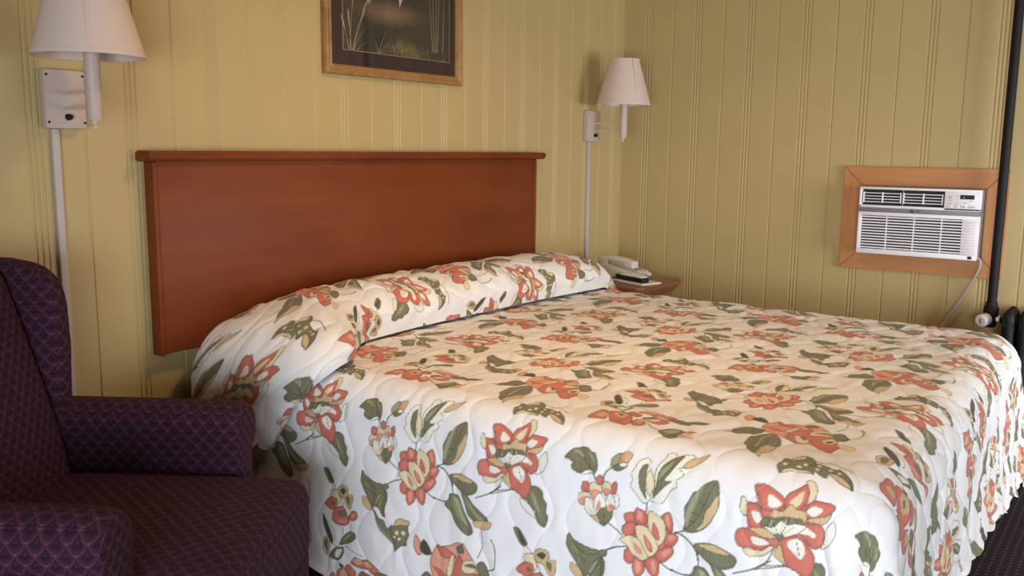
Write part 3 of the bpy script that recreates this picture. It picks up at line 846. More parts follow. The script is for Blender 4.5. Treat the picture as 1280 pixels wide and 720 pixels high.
gath = np.clip(ea/0.15, 0, 1)
h += gath*(0.007*quilt(ab[:, 1]*1.0+0.02, ab[:, 0]) + 0.010*vnoise(ab[:, 1]*14, ab[:, 0]*7, 5))
pos = pos+nrm*h[:, None]
pos[:, 2] -= np.clip((e-0.3)/0.3, 0, 1)*(0.012*np.sin(ab[:, 0]*21)*(ea == 0)+0.016*np.sin(ab[:, 1]*26)*(ea > 0))
sp = thing('bedspread', 'quilted white bedspread printed with coral flowers and green leaves, spread over the bed', 'bedspread', (0, 0, 0))
quads = [f for f in fs] if False else fs
ok = (fs[:, 0] != fs[:, 1]) & (fs[:, 1] != fs[:, 2]) & (fs[:, 2] != fs[:, 3]) & (fs[:, 3] != fs[:, 0])
bad = fs[~ok]
flist = [q for q in fs[ok]] if len(bad) else fs
if len(bad):
    for q in bad:
        u = list(dict.fromkeys(q.tolist()))
        if len(u) == 3: flist.append(np.array(u))
cover = cloth_mesh('quilt_top', pos, flist, print_colour(ab[:, 0], ab[:, 1]), sp, M['spread'])

# the part of the spread tucked round the pillows
def lerp(x, xs, ys): return np.interp(x, xs, ys)
NA = 230
bs = steps((-0.40, 0.9, 0.0028), (0.9, WID+0.22, 0.004))
an = np.linspace(math.radians(28), math.radians(178), NA)
Bp, An = np.meshgrid(bs, an, indexing='ij')
base = spread_point(np.full(bs.shape, 0.5), bs); d_ = 1e-3
tang = spread_point(np.full(bs.shape, 0.5), bs+d_)-spread_point(np.full(bs.shape, 0.5), bs-d_)
nb = np.stack([-tang[:, 2], 0*tang[:, 0], tang[:, 0]], -1); nb /= np.linalg.norm(nb, axis=1, keepdims=True)
kern = np.hanning(65); kern /= kern.sum()
for c in (0, 2): nb[:, c] = np.convolve(np.pad(nb[:, c], 32, 'edge'), kern, 'valid')
hh = lerp(bs, [-0.40, -0.25, -0.13, -0.06, 0.03, 0.16, 0.4, 1.3, 1.5, WID, WID+0.1, WID+0.22], [0.016, 0.035, 0.055, 0.08, 0.115, 0.145, 0.152, 0.152, 0.148, 0.130, 0.09, 0.05])
yfr = lerp(bs, [-0.40, -0.28, -0.14, -0.06, 0.02, 0.12, 0.22, 0.5, 1.2, 1.6, WID+0.22], [-0.30, -0.42, -0.52, -0.60, -0.60, -0.50, -0.425, -0.405, -0.41, -0.44, -0.42])
for arr in (hh, yfr): arr[:] = np.convolve(np.pad(arr, 24, 'edge'), np.hanning(49)/np.hanning(49).sum(), 'valid')
yb = -0.072
yc = (yb+yfr)/2+0.0; hd = (yb-yfr)/2/ math.cos(math.radians(28))*0.97
sn = np.maximum(np.sin(An), 0)
Hh = hh[:, None]*np.power(sn, 0.72)
ys = np.minimum(yc[:, None]+hd[:, None]*np.cos(An), yb)
ys = np.maximum(ys, yfr[:, None]-0.005)
lift = 0.011-0.010*np.clip((bs-0.02)/0.15, 0, 1)[:, None]*np.clip((An-math.radians(165))/0.2, 0, 1)
pp = base[:, None, :]+nb[:, None, :]*(Hh+lift)[..., None]
pp[..., 1] = ys
ds = np.linalg.norm(np.diff(pp, axis=1), axis=2)
arc = np.concatenate([np.zeros((len(bs), 1)), np.cumsum(ds, 1)], 1)
arc = arc-arc[:, -1:]
Acl = arc+0.18; Bcl = Bp+0.0
fp = grid_faces(*Bp.shape); pf = pp.reshape(-1, 3)
nn = vnormals(pf, fp)
if nn[len(bs)//2*NA+NA//2, 2] < 0: fp = fp[:, ::-1].copy(); nn = -nn
hq = relief(Acl.ravel()+3.1, Bcl.ravel()+2.0)+0.010*vnoise(Acl.ravel()*7+Bcl.ravel()*4, Bcl.ravel()*13, 8)+0.006*vnoise(Acl.ravel()*6, Bcl.ravel()*30+Acl.ravel()*18, 9)
hq *= np.tile(np.clip((math.radians(178)-an)/0.25, 0.15, 1), len(bs))
pf = pf+nn*hq[:, None]
pf[:, 1] = np.minimum(pf[:, 1], -0.056)
cloth_mesh('pillow_cover', pf, fp, print_colour(Acl.ravel(), Bcl.ravel()), sp, M['spread'])

# ------------------------------------------------------------------ wing armchair
CHA = math.radians(-57)
CHX = -2.93-0.405*math.cos(CHA)+0.268*math.sin(CHA); CHY = -0.84-0.405*math.sin(CHA)-0.268*math.cos(CHA)
ch = thing('wing_armchair', 'dark plum wing armchair upholstered in fish scale fabric beside the bed', 'armchair', (CHX, CHY, 0), CHA)
def crown(bm, axis, amt, cx, cy, hx, hy, top):
    """puff a face outwards: verts near `top` along z get a soft crown"""
    for v in bm.verts:
        if axis == 'z' and v.co.z > top-0.03:
            u = max(0, 1-((v.co.x-cx)/hx)**2); w = max(0, 1-((v.co.y-cy)/hy)**2)
            v.co.z += amt*math.sqrt(u*w)
        if axis == 'x' and v.co.x > top-0.03:
            u = max(0, 1-((v.co.y-cx)/hx)**2); w = max(0, 1-((v.co.z-cy)/hy)**2)
            v.co.x += amt*math.sqrt(u*w)
def soft_box(x0, x1, y0, y1, z0, z1, bev, cuts=8):
    bm = box(x0, x1, y0, y1, z0, z1)
    bmesh.ops.bevel(bm, geom=list(bm.edges), offset=bev, segments=5, profile=0.5, affect='EDGES')
    long = [e for e in bm.edges if e.calc_length() > 0.1]
    bmesh.ops.subdivide_edges(bm, edges=long, cuts=cuts, use_grid_fill=True)
    return fixn(bm)
bm = soft_box(-0.24, 0.405, -0.268, 0.268, 0.285, 0.468, 0.035, 10)
crown(bm, 'z', 0.022, 0.09, 0, 0.34, 0.28, 0.468)
crown(bm, 'x', 0.012, 0, 0.38, 0.28, 0.10, 0.405)
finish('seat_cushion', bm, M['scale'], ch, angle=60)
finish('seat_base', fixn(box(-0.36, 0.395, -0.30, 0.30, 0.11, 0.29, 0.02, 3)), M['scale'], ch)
# back: reclined slab, crowned at the top
bm = soft_box(-0.07, 0.07, -0.285, 0.285, 0.0, 0.60, 0.05, 10)
for v in bm.verts:
    if v.co.x > 0.03: v.co.x += 0.035*math.sqrt(max(0, 1-(v.co.y/0.29)**2)*max(0, 1-((v.co.z-0.28)/0.36)**2))
    if v.co.z > 0.5: v.co.z += 0.03*(1-(v.co.y/0.29)**2)
    z = v.co.z; v.co.x += -0.205-0.26*z; v.co.z = 0.40+z*0.93
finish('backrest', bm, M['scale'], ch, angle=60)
def wing_bm(s):
    out = [(-0.12, 0.50), (-0.118, 0.66), (-0.114, 0.76), (-0.118, 0.860), (-0.128, 0.905), (-0.165, 0.948), (-0.24, 0.962), (-0.43, 0.965), (-0.47, 0.90), (-0.44, 0.66), (-0.41, 0.42), (-0.2, 0.42)]
    bm = prism(out, 'Y', s*0.262, s*0.335, 0.030, 4)
    bmesh.ops.triangulate(bm, faces=[f for f in bm.faces if len(f.verts) > 4])
    for v in bm.verts:
        v.co.x -= 0.05; v.co.y += s*0.02*max(0, (v.co.x+0.32))*max(0, v.co.z-0.5)*4
    return fixn(bm)
def arm_bm(s):
    prof = []
    prof += [(0.262, 0.115), (0.264, 0.30), (0.262, 0.45), (0.256, 0.50)]
    for k in range(13):
        t = math.radians(205-k*(205+65)/12)
        prof.append((0.318+0.066*math.cos(t), 0.570+0.062*math.sin(t)))
    prof += [(0.342, 0.495), (0.345, 0.40), (0.345, 0.115)]
    st = [(-0.40, 0.96), (-0.30, 1.0), (-0.15, 1.0), (0.0, 1.0), (0.12, 1.0), (0.195, 1.0), (0.222, 0.985), (0.238, 0.95), (0.247, 0.88), (0.250, 0.75)]
    bm = bmesh.new(); rings = []
    cy = 0.305
    for x, k in st:
        ring = []
        for (y, z) in prof:
            cz = 0.36 if z < 0.46 else 0.53
            kz = k if z > 0.2 else 1.0
            ring.append(bm.verts.new((x, s*(cy+(y-cy)*k), cz+(z-cz)*kz)))
        rings.append(ring)
    n = len(prof)
    for a, b in zip(rings, rings[1:]):
        for i in range(n): bm.faces.new((a[i], a[(i+1) % n], b[(i+1) % n], b[i]))
    bm.faces.new(rings[0]); bm.faces.new(rings[-1])
    return fixn(bm)
for s in (1, -1):
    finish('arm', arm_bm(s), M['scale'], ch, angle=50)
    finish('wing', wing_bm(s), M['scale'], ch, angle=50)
for x, y in ((0.33, 0.25), (0.33, -0.25), (-0.32, 0.25), (-0.32, -0.25)):
    finish('leg', lathe([(0.0, 0.0), (0.014, 0.0), (0.024, 0.11), (0.0, 0.112)], (x, y, 0), n=16), M['dark_wood'], ch)

# ------------------------------------------------------------------ nightstand and what stands on it
ns = thing('nightstand', 'brown wooden nightstand with clipped corners in the corner behind the bed', 'nightstand', (-0.515, -0.27, 0))
def clipped(hx, y0, y1, c): return [(-hx, y1), (-hx, y0+c), (-hx+c, y0), (hx-c, y0), (hx, y0+c), (hx, y1)]
bm = bmesh.new()
for dz0, dz1, g in ((0.585, 0.610, 0.0), (0.570, 0.585, -0.010), (0.555, 0.570, -0.022)):
    add_prism(bm, clipped(0.215+g, -0.260-g, 0.245, 0.03), 'Z', dz0, dz1)
bmesh.ops.bevel(fixn(bm), geom=[e for e in bm.edges if e.calc_face_angle(0) > 0.5], offset=0.004, segments=2, affect='EDGES')
finish('top', bm, M['night_wood'], ns)
finish('body', prism(clipped(0.185, -0.228, 0.235, 0.03), 'Z', 0.06, 0.555, 0.002, 1), M['night_wood'], ns)
finish('plinth', prism(clipped(0.195, -0.238, 0.24, 0.03), 'Z', 0.0, 0.06, 0.004, 2), M['night_wood'], ns)
for z in (0.33, 0.10):
    d = finish('drawer', box(-0.15, 0.15, -0.243, -0.226, z, z+0.20, 0.005), M['night_wood'], ns)
    finish('knob', lathe([(0.0, -0.27), (0.014, -0.268), (0.016, -0.258), (0.007, -0.25), (0.007, -0.242)], (0, 0, z+0.10), 'Y', 20), M['gold'], d)
PT = 0.610
ph = thing('telephone', 'ivory desk telephone with its handset on the hook, on the nightstand', 'telephone', (-0.412, -0.258, PT), math.radians(-6))
bm = prism([(-0.11, 0.0), (0.10, 0.0), (0.105, 0.012), (0.10, 0.062), (0.06, 0.066), (-0.10, 0.030), (-0.112, 0.014)], 'X', -0.075, 0.075, 0.006, 3)
finish('base', bm, M['phone'], ph)
bm = bmesh.new()
def Hs(y): return 0.060+0.20*(y-(-0.0))*0.30
arch = []
for k in range(11):
    y = -0.105+0.21*k/10; arch.append((y, Hs(y)+0.030+0.012*math.cos(math.pi*(k/10-0.5))))
low = [(0.105, Hs(0.105)-0.002), (0.055, Hs(0.055)-0.002), (0.045, Hs(0.045)+0.018), (-0.045, Hs(-0.045)+0.018), (-0.055, Hs(-0.055)-0.002), (-0.105, Hs(-0.105)-0.002)]
hbm = prism(arch+low, 'X', -0.072, -0.022, 0.006, 3)
finish('handset', hbm, M['phone'], ph)
bm = bmesh.new()
for r in range(4):
    for c in range(3):
        yy = -0.075+r*0.022; zz = 0.066+(yy-0.06)*0.225
        add_box(bm, 0.0+c*0.02, 0.014+c*0.02, yy, yy+0.013, zz-0.004, zz+0.004, 0, 0.001, 1)
finish('keypad', bm, M['grey_plastic'], ph)
pts = []
for k in range(90):
    t = k/89; pts.append((-0.045+0.10*t+0.006*math.cos(k*1.05), -0.118-0.03*math.sin(math.pi*t), 0.014+0.022*(1-t)+0.006*math.sin(k*1.05)))
finish('coiled_cord', tube(pts, 0.0022, 6), M['phone'], ph)
np_ = thing('notepad', 'white notepad lying under the remote control on the nightstand', 'notepad', (-0.545, -0.405, PT), math.radians(-18))
finish('sheets', box(-0.062, 0.062, -0.10, 0.10, 0.0, 0.006, 0.0008, 1), M['paper'], np_)
rc = thing('remote_control', 'black remote control with pale buttons on the nightstand edge', 'remote control', (-0.555, -0.385, PT+0.006), math.radians(-22))
bm = soft_box(-0.027, 0.027, -0.10, 0.10, 0.0, 0.022, 0.008, 4)
for v in bm.verts: v.co.x *= 1-0.18*(v.co.y/0.1)**2
finish('casing', bm, M['iron'], rc)
bm = bmesh.new()
for r in range(8):
    for c in range(3):
        add_box(bm, -0.018+c*0.0135, -0.009+c*0.0135, -0.085+r*0.02, -0.073+r*0.02, 0.0205, 0.0275, 0, 0.001, 1)
finish('buttons', bm, M['paper'], rc)

# ------------------------------------------------------------------ wall lamps
def wall_lamp(x, label, ox):
    L = thing('wall_lamp', label, 'wall lamp', (x, 0, 1.26), 0, 'white shaded swing arm lamps on the headboard wall')
    p = finish('mounting_plate', box(-0.052, 0.056, -0.032, 0.0, 0.0, 0.150, 0.004, 2), M['lamp_metal'], L)
    for sx, sz in ((-0.045, 0.016), (-0.045, 0.136), (0.050, 0.016), (0.050, 0.136)):
        bm = bmesh.new(); add_lathe(bm, [(0.0, -0.0335), (0.003, -0.0335), (0.0035, -0.031)], (sx, 0, sz), 'Y', 10)
        finish('screw', bm, M['pipe'], p)
    finish('switch_knob', lathe([(0.0, -0.048), (0.006, -0.047), (0.008, -0.040), (0.009, -0.030)], (0.006, 0, 0.030), 'Y', 16), M['pipe'], L)
    for z in (0.052, 0.090):
        finish('arm_rod', tube([(0.0, -0.030, z), (ox+0.007, -0.195, z)], 0.0042, 10), M['rod'], L)
    finish('candle_tube', lathe([(0.0, 0.018), (0.017, 0.018), (0.0185, 0.022), (0.0185, 0.20), (0.0, 0.20)], (ox+0.007, -0.2, 0), 'Z', 24), M['lamp_metal'], L)
    finish('finial', lathe([(0.0, -0.004), (0.004, -0.001), (0.0055, 0.004), (0.003, 0.008), (0.007, 0.012), (0.008, 0.018)], (ox+0.007, -0.2, 0), 'Z', 16), M['rod'], L)
    z0, z1 = 0.172, 0.390
    sh = lathe([(0.129, z0), (0.1305, z0), (0.1305, z0+0.010), (0.129, z0+0.011), (0.0735, z1-0.008), (0.0745, z1-0.007), (0.0735, z1), (0.0715, z1), (0.1265, z0+0.002)], (ox, -0.2, 0), 'Z', 64, close=True)
    s = finish('lamp_shade', fixn(sh), M['shade'], L)
    bm = bmesh.new(); add_prism(bm, [(-0.1298, z0+0.001), (-0.1318, z0+0.001), (-0.0757, z1-0.001), (-0.0735, z1-0.001)], 'X', -0.004, 0.004)
    bmesh.ops.transform(fixn(bm), matrix=Matrix.Rotation(math.radians(-28), 4, 'Z'), verts=bm.verts)
    finish('shade_seam', bm, M['shade'], s, loc=(ox, -0.2, 0))
    finish('bulb', lathe([(0.0, 0.20), (0.013, 0.20), (0.015, 0.225), (0.028, 0.262), (0.030, 0.283), (0.020, 0.306), (0.0, 0.312)], (ox, -0.2, 0), 'Z', 20), M['paper'], L)
    bm = bmesh.new()
    for k in range(3):
        a = k*2*math.pi/3; add_tube(bm, [(ox, -0.2, 0.372), (ox+0.076*math.cos(a), -0.2+0.076*math.sin(a), 0.372)], 0.0018, 6)
    add_tube(bm, [(ox+0.03, -0.2, 0.21), (ox+0.034, -0.2, 0.30), (ox, -0.2, 0.372), (ox-0.034, -0.2, 0.30), (ox-0.03, -0.2, 0.21)], 0.0018, 6)
    add_tube(bm, [(ox-0.03, -0.2, 0.205), (ox+0.03, -0.2, 0.205)], 0.0035, 6)
    finish('shade_carrier', bm, M['rod'], L)
    return L
wall_lamp(-3.014, 'larger looking wall lamp above the armchair, left of the headboard', -0.024)
wall_lamp(-0.338, 'smaller looking wall lamp above the telephone in the room corner', -0.014)
for x, lab in ((-3.034, 'white cord cover strip running down the wall behind the armchair'), (-0.345, 'white cord cover strip running down the wall behind the nightstand')):
    o = finish('cord_cover', box(x-0.0105, x+0.0105, -0.014, 0, 0.092, 1.2595, 0.003, 2), M['conduit'])
    tag(o, lab, 'cord cover', 'cord covers under the wall lamps')

# ------------------------------------------------------------------ framed picture
PX0, PX1, PZ0, PZ1 = -2.100, -1.365, 1.468, 2.03
pc = thing('framed_picture', 'marsh scene print with maroon mat in a gilt wooden frame above the headboard', 'picture', ((PX0+PX1)/2, 0, PZ0))
hw, hh_ = (PX1-PX0)/2, PZ1-PZ0
def moulding(outline_a, outline_b, prof):
    """mitred picture moulding: prof of (inset, depth) swept round a rectangle"""
    bm = bmesh.new(); cs = []
    x0, x1 = outline_a; z0, z1 = outline_b
    for ins, dep in prof:
        cs.append([bm.verts.new(p) for p in ((x0+ins, -dep, z0+ins), (x1-ins, -dep, z0+ins), (x1-ins, -dep, z1-ins), (x0+ins, -dep, z1-ins))])
    n = len(cs)
    for i in range(n):
        for k in range(4): bm.faces.new((cs[i][k], cs[i][(k+1) % 4], cs[(i+1) % n][(k+1) % 4], cs[(i+1) % n][k]))
    return fixn(bm)
finish('frame', moulding((-hw, hw), (0, hh_), [(0, 0), (0, 0.016), (0.004, 0.023), (0.011, 0.025), (0.017, 0.021), (0.023, 0.019), (0.029, 0.021), (0.034, 0.017), (0.036, 0.011), (0.036, 0)]), M['gold'], pc, angle=20)
finish('mat', box(-hw+0.02, hw-0.02, -0.010, -0.004, 0.02, hh_-0.02), M['mat'], pc, smooth=False)
def art():
    m, nt, b = nmat('marsh_print')
    n1 = noise(nt, 7, 5, 0.6, stretch=(1, 1, 2.2)); n2 = noise(nt, 30, 5, 0.7, stretch=(1, 1, 0.5))
    c = mixc(nt, n1, (0.006, 0.007, 0.006), (0.050, 0.040, 0.024))
    tc = node(nt, 'ShaderNodeTexCoord'); sp_ = node(nt, 'ShaderNodeSeparateXYZ'); nt.links.new(tc.outputs['Object'], sp_.inputs[0])
    def blob(cx, cz, rx, rz):
        a = mth(nt, 'POWER', mth(nt, 'DIVIDE', mth(nt, 'SUBTRACT', sp_.outputs[0], cx), rx), 2.0)
        d = mth(nt, 'POWER', mth(nt, 'DIVIDE', mth(nt, 'SUBTRACT', sp_.outputs[2], cz), rz), 2.0)
        g = mth(nt, 'SUBTRACT', 1.0, mth(nt, 'SQRT', mth(nt, 'ADD', a, d)))
        g = mth(nt, 'ADD', g, mth(nt, 'MULTIPLY', mth(nt, 'SUBTRACT', n2, 0.5), 0.9))
        return mth(nt, 'MINIMUM', mth(nt, 'MAXIMUM', g, 0.0), 1.0)
    c = mixc(nt, mth(nt, 'MULTIPLY', blob(-0.04, 0.235, 0.20, 0.05), 0.9), c, (0.22, 0.13, 0.07))
    c = mixc(nt, mth(nt, 'MULTIPLY', blob(0.02, 0.105, 0.10, 0.055), 0.6), c, (0.10, 0.075, 0.025))
    c = mixc(nt, mth(nt, 'MULTIPLY', blob(-0.1, 0.13, 0.09, 0.06), 0.9), c, (0.006, 0.006, 0.007))
    nt.links.new(c, b.inputs['Base Color']); b.inputs['Roughness'].default_value = 0.6
    return m
AX0, AX1, AZ0, AZ1 = -hw+0.092, hw-0.072, 0.088, hh_-0.088
pr = finish('print', box(AX0, AX1, -0.0115, -0.009, AZ0, AZ1), [art()], pc, smooth=False)
M['reed'] = plain('painted_reed', (0.42, 0.32, 0.17), 0.7, var=0.3)
M['heron'] = plain('painted_feathers', (0.42, 0.38, 0.32), 0.7, var=0.25)
M['sedge'] = plain('painted_sedge', (0.34, 0.22, 0.085), 0.7, var=0.3)
rnd = random.Random(4)
bm = bmesh.new()
def blade(bm, x, z, h, lean, w, curl=0.0, head=0.0):
    P = []
    for k in range(9):
        t = k/8; P.append((x+lean*h*t+curl*h*t*t, z+h*t*(1-0.25*abs(curl)*t)))
    Lp, Rp = [], []
    for k, (a, c) in enumerate(P):
        t = k/8; ww = w*(1-0.8*t) + (head*math.sin(math.pi*(t-0.55)/0.45) if t > 0.55 else 0)
        Lp.append(bm.verts.new((a-ww, -0.0119, c))); Rp.append(bm.verts.new((a+ww, -0.0119, c)))
    for k in range(8): bm.faces.new((Lp[k], Rp[k], Rp[k+1], Lp[k+1]))
for x, h, ln, cu, hd_ in ((-0.245, 0.30, 0.05, 0.1, 0.004), (-0.232, 0.27, 0.25, 0.3, 0.006), (-0.228, 0.20, 0.32, 0.1, 0.006), (-0.238, 0.14, -0.1, 0, 0.003), (-0.25, 0.12, -0.2, -0.1, 0.003), (-0.225, 0.10, 0.5, 0.2, 0), (-0.21, 0.045, 0.9, 0.6, 0),
                          (-0.235, 0.04, -0.6, -0.5, 0), (-0.10, 0.09, 0.3, 0.2, 0), (-0.095, 0.06, 0.7, 0.4, 0), (-0.105, 0.05, -0.2, -0.2, 0), (-0.085, 0.04, 0.9, 0.6, 0)):
    blade(bm, x, AZ0+0.002, h, ln, 0.0011, cu, hd_)
for x, h, ln in ((0.205, 0.36, -0.04), (0.215, 0.38, 0.01), (0.223, 0.30, 0.05), (0.196, 0.30, -0.10), (0.255, 0.25, 0.04)):
    blade(bm, x, AZ0+0.03, h, ln, 0.0012, 0)
finish('reeds', bm, M['reed'], pr, smooth=False)
bm = bmesh.new()
for k in range(90):
    x = rnd.gauss(0.035, 0.05); blade(bm, x, AZ0+abs(rnd.gauss(0.012, 0.012)), rnd.uniform(0.02, 0.055)*(1-min(0.7, abs(x-0.035)*5)), rnd.uniform(-1, 1), 0.0009, rnd.uniform(-0.6, 0.6))
for k in range(30):
    blade(bm, rnd.uniform(0.0, 0.27), AZ0+0.001, rnd.uniform(0.015, 0.035), rnd.uniform(-1, 1.5), 0.0006, rnd.uniform(-0.6, 0.6))
finish('sedge', bm, M['sedge'], pr, smooth=False)
bm = bmesh.new()
def flat(pts, dy=-0.0120):
    vs = [bm.verts.new((a, dy, c)) for a, c in pts]; bm.faces.new(vs)
flat([(-0.010, 0.345), (0.004, 0.31), (0.010, 0.262), (0.022, 0.285), (0.040, 0.33), (0.052, 0.37), (0.048, 0.41), (0.02, 0.42), (-0.005, 0.39)])
flat([(0.045, 0.40), (0.030, 0.405), (0.040, 0.44), (0.028, 0.465), (-0.015, 0.462), (0.03, 0.477), (0.05, 0.468), (0.056, 0.445)])
finish('heron', bm, M['heron'], pr, smooth=False)
bm = bmesh.new()
for a in ((AX0-0.0015, AX1+0.0015, AZ0-0.0015, AZ0), (AX0-0.0015, AX1+0.0015, AZ1, AZ1+0.0015), (AX0-0.0015, AX0, AZ0, AZ1), (AX1, AX1+0.0015, AZ0, AZ1)):
    add_box(bm, a[0], a[1], -0.0118, -0.010, a[2], a[3])
finish('mat_bevel', bm, M['reed'], pr, smooth=False)
finish('glass', box(-hw+0.030, hw-0.030, -0.0145, -0.0135, 0.030, hh_-0.030), M['glass'], pc, smooth=False)

# ------------------------------------------------------------------ air conditioner in its wooden surround
SY0, SY1, SZ0, SZ1 = -1.842, -1.172, 0.695, 1.157
sr = thing('wooden_surround', 'mitred light brown wooden trim framing the air conditioner on the wall', 'frame', (0, (SY0+SY1)/2, SZ0))
HY, HZ = (SY1-SY0)/2, SZ1-SZ0
bw = 0.0812
def board(poly, mat):
    bm = bmesh.new(); add_prism(bm, poly, 'X', -0.020, 0.0); bmesh.ops.recalc_face_normals(bm, faces=bm.faces)
    bmesh.ops.bevel(bm, geom=[e for e in bm.edges], offset=0.0025, segments=2, affect='EDGES')
    return finish('board', bm, mat, sr)
g = 0.0006
board([(-HY+g, 0), (HY-g, 0), (HY-bw-g, bw), (-HY+bw+g, bw)], M['ac_wood'])
board([(-HY+g, HZ), (HY-g, HZ), (HY-bw-g, HZ-bw), (-HY+bw+g, HZ-bw)], M['ac_wood'])
board([(-HY, g), (-HY, HZ-g), (-HY+bw, HZ-bw-g), (-HY+bw, bw+g)], M['ac_wood_v'])
board([(HY, g), (HY, HZ-g), (HY-bw, HZ-bw-g), (HY-bw, bw+g)], M['ac_wood_v'])
AY0, AW, AZT, AH, AXF = -1.268, 0.488, 1.070, 0.294, -0.105
ac = thing('air_conditioner', 'white window air conditioner with louvred grille set in the wooden surround', 'air conditioner', (0, AY0-AW/2, AZT-AH))
def U(u): return AW/2-AW*u
def V(v): return AH*(1-v)
def acb(bm, u0, u1, v0, v1, d0, d1, bev=0.0, mi=0): add_box(bm, AXF+d0, AXF+d1, U(u1), U(u0), V(v1), V(v0), mi, bev)
bm = bmesh.new(); acb(bm, 0.004, 0.996, 0.004, 0.996, 0.030, 0.135, 0.004)
finish('casing', bm, M['side_plastic'], ac)
bm = bmesh.new(); acb(bm, 0.015, 0.72, 0.03, 0.28, 0.022, 0.031); acb(bm, 0.02, 0.88, 0.40, 0.94, 0.016, 0.031)
finish('dark_interior', bm, M['dark_slot'], ac, smooth=False)
bm = bmesh.new()
acb(bm, 0, 1, 0, 0.035, 0, 0.030, 0.003); acb(bm, 0, 0.020, 0.03, 0.30, 0, 0.030, 0.002); acb(bm, 0.712, 1, 0.03, 0.30, 0, 0.030, 0.002)
acb(bm, 0, 1, 0.268, 0.305, 0, 0.030, 0.002)
acb(bm, 0, 1, 0.372, 0.425, 0, 0.030, 0.002); acb(bm, 0, 0.030, 0.42, 0.94, 0, 0.030, 0.002)
acb(bm, 0.865, 1, 0.42, 0.94, 0, 0.030, 0.002); acb(bm, 0, 1, 0.925, 1, 0, 0.030, 0.003)
fp_ = finish('front_panel', bm, M['white_plastic'], ac)
bm = bmesh.new(); acb(bm, -0.001, 1.001, 0.303, 0.374, 0.001, 0.030, 0.001)
band = finish('band', bm, M['grey_plastic'], ac)
bm = bmesh.new()
N = 12
for k in range(N):
    v = 0.425+0.5*(k+0.5)/N - 0.010
    if k < N: acb(bm, 0.028, 0.868, v, v+0.0185, 0.001, 0.012)
for u in (0.245, 0.475, 0.70): acb(bm, u, u+0.007, 0.42, 0.93, 0.003, 0.013)
finish('intake_grille', bm, M['white_plastic'], ac, smooth=False)
bm = bmesh.new()
for k in range(N):
    v = 0.425+0.5*(k+0.5)/N+0.0085
    acb(bm, 0.885, 0.975, v+0.006, v+0.010, -0.0006, 0.002)
finish('ribs', bm, M['side_plastic'], fp_, smooth=False)
lou = []
for half in (0, 1):
    bm = bmesh.new(); o0 = 0.030+half*0.342
    for v in (0.085, 0.130, 0.172, 0.215): acb(bm, o0, o0+0.325, v, v+0.011, 0.006, 0.020)
    for u in (0.0, 0.163, 0.318): acb(bm, o0+u, o0+u+0.008, 0.075, 0.232, 0.004, 0.018)
    finish('louvre', bm, M['white_plastic'], ac, smooth=False)
bm = bmesh.new(); acb(bm, 0.364, 0.371, 0.03, 0.27, 0.008, 0.022)
finish('louvre_post', bm, M['grey_plastic'], ac, smooth=False)
bm = bmesh.new(); acb(bm, 0.835, 0.945, 0.075, 0.135, -0.0008, 0.003)
finish('display', bm, M['dark_slot'], fp_, smooth=False)
bm = bmesh.new()
for u in (0.735, 0.79, 0.845, 0.905): acb(bm, u, u+(0.045 if u < 0.9 else 0.062), 0.222, 0.262, -0.0018, 0.002, 0.001)
finish('buttons', bm, M['paper'], fp_)
bm = bmesh.new()
for u, v, w in ((0.745, 0.10, 0.03), (0.747, 0.118, 0.026), (0.800, 0.088, 0.02), (0.752, 0.150, 0.014), (0.750, 0.196, 0.022), (0.802, 0.196, 0.024), (0.862, 0.180, 0.022), (0.902, 0.182, 0.006),
                (0.747, 0.240, 0.020), (0.805, 0.240, 0.016), (0.857, 0.235, 0.022), (0.857, 0.245, 0.018), (0.918, 0.240, 0.034), (0.905, 0.155, 0.03), (0.855, 0.105, 0.018)):
    acb(bm, u, u+w, v, v+0.010, -0.0022, 0.001)
finish('panel_lettering', bm, M['side_plastic'], fp_, smooth=False)
bm = bmesh.new(); acb(bm, 0.930, 0.962, 0.940, 0.984, -0.0006, 0.002)
finish('sticker', bm, M['dark_slot'], fp_, smooth=False)
# round emblem and the two letters on the band
M['letter'] = plain('dark_lettering', (0.05, 0.05, 0.06), 0.5)
bm = bmesh.new()
add_lathe(bm, [(0.0, 0.0), (0.0078, 0.0), (0.0078, 0.0016), (0.0, 0.0016)], (AXF-0.0008, U(0.455), V(0.339)), 'X', 28)
finish('round_emblem', bm, M['letter'], band, smooth=False)
bm = bmesh.new()
def strip(y, z, w, h): add_box(bm, AXF-0.0013, AXF, y-w, y, z, z+h)
yy, zz = U(0.455), V(0.339)
strip(yy+0.0006, zz-0.0035, 0.0010, 0.0065); strip(yy, zz-0.0035, 0.0028, 0.0010); add_box(bm, AXF-0.0013, AXF, yy+0.0022, yy+0.0036, zz+0.0015, zz+0.0029)
finish('emblem_face', bm, M['grey_plastic'], band, smooth=False)
add_text('lettering', 'LG', 0.0165, M['letter'], band, (AXF-0.0005, U(0.486), V(0.339)-0.0062), (math.pi/2, 0, -math.pi/2))
pts = []
ctrl = [(-0.085, -1.757, 0.790), (-0.098, -1.772, 0.772), (-0.090, -1.762, 0.725), (-0.065, -1.722, 0.64), (-0.045, -1.675, 0.55), (-0.040, -1.635, 0.47), (-0.040, -1.62, 0.36), (-0.03, -1.62, 0.30)]
def catmull(cp, n=10):
    cp = [Vector(c) for c in cp]; cp = [cp[0]*2-cp[1]]+cp+[cp[-1]*2-cp[-2]]; out = []
    for i in range(1, len(cp)-2):
        for k in range(n):
            t = k/n; a, b, c, d = cp[i-1:i+3]
            out.append(0.5*((2*b)+(c-a)*t+(2*a-5*b+4*c-d)*t*t+(3*b-a-3*c+d)*t**3))
    return out+[cp[-2]]
M['cord'] = plain('grey_cord', (0.42, 0.38, 0.36), 0.5)
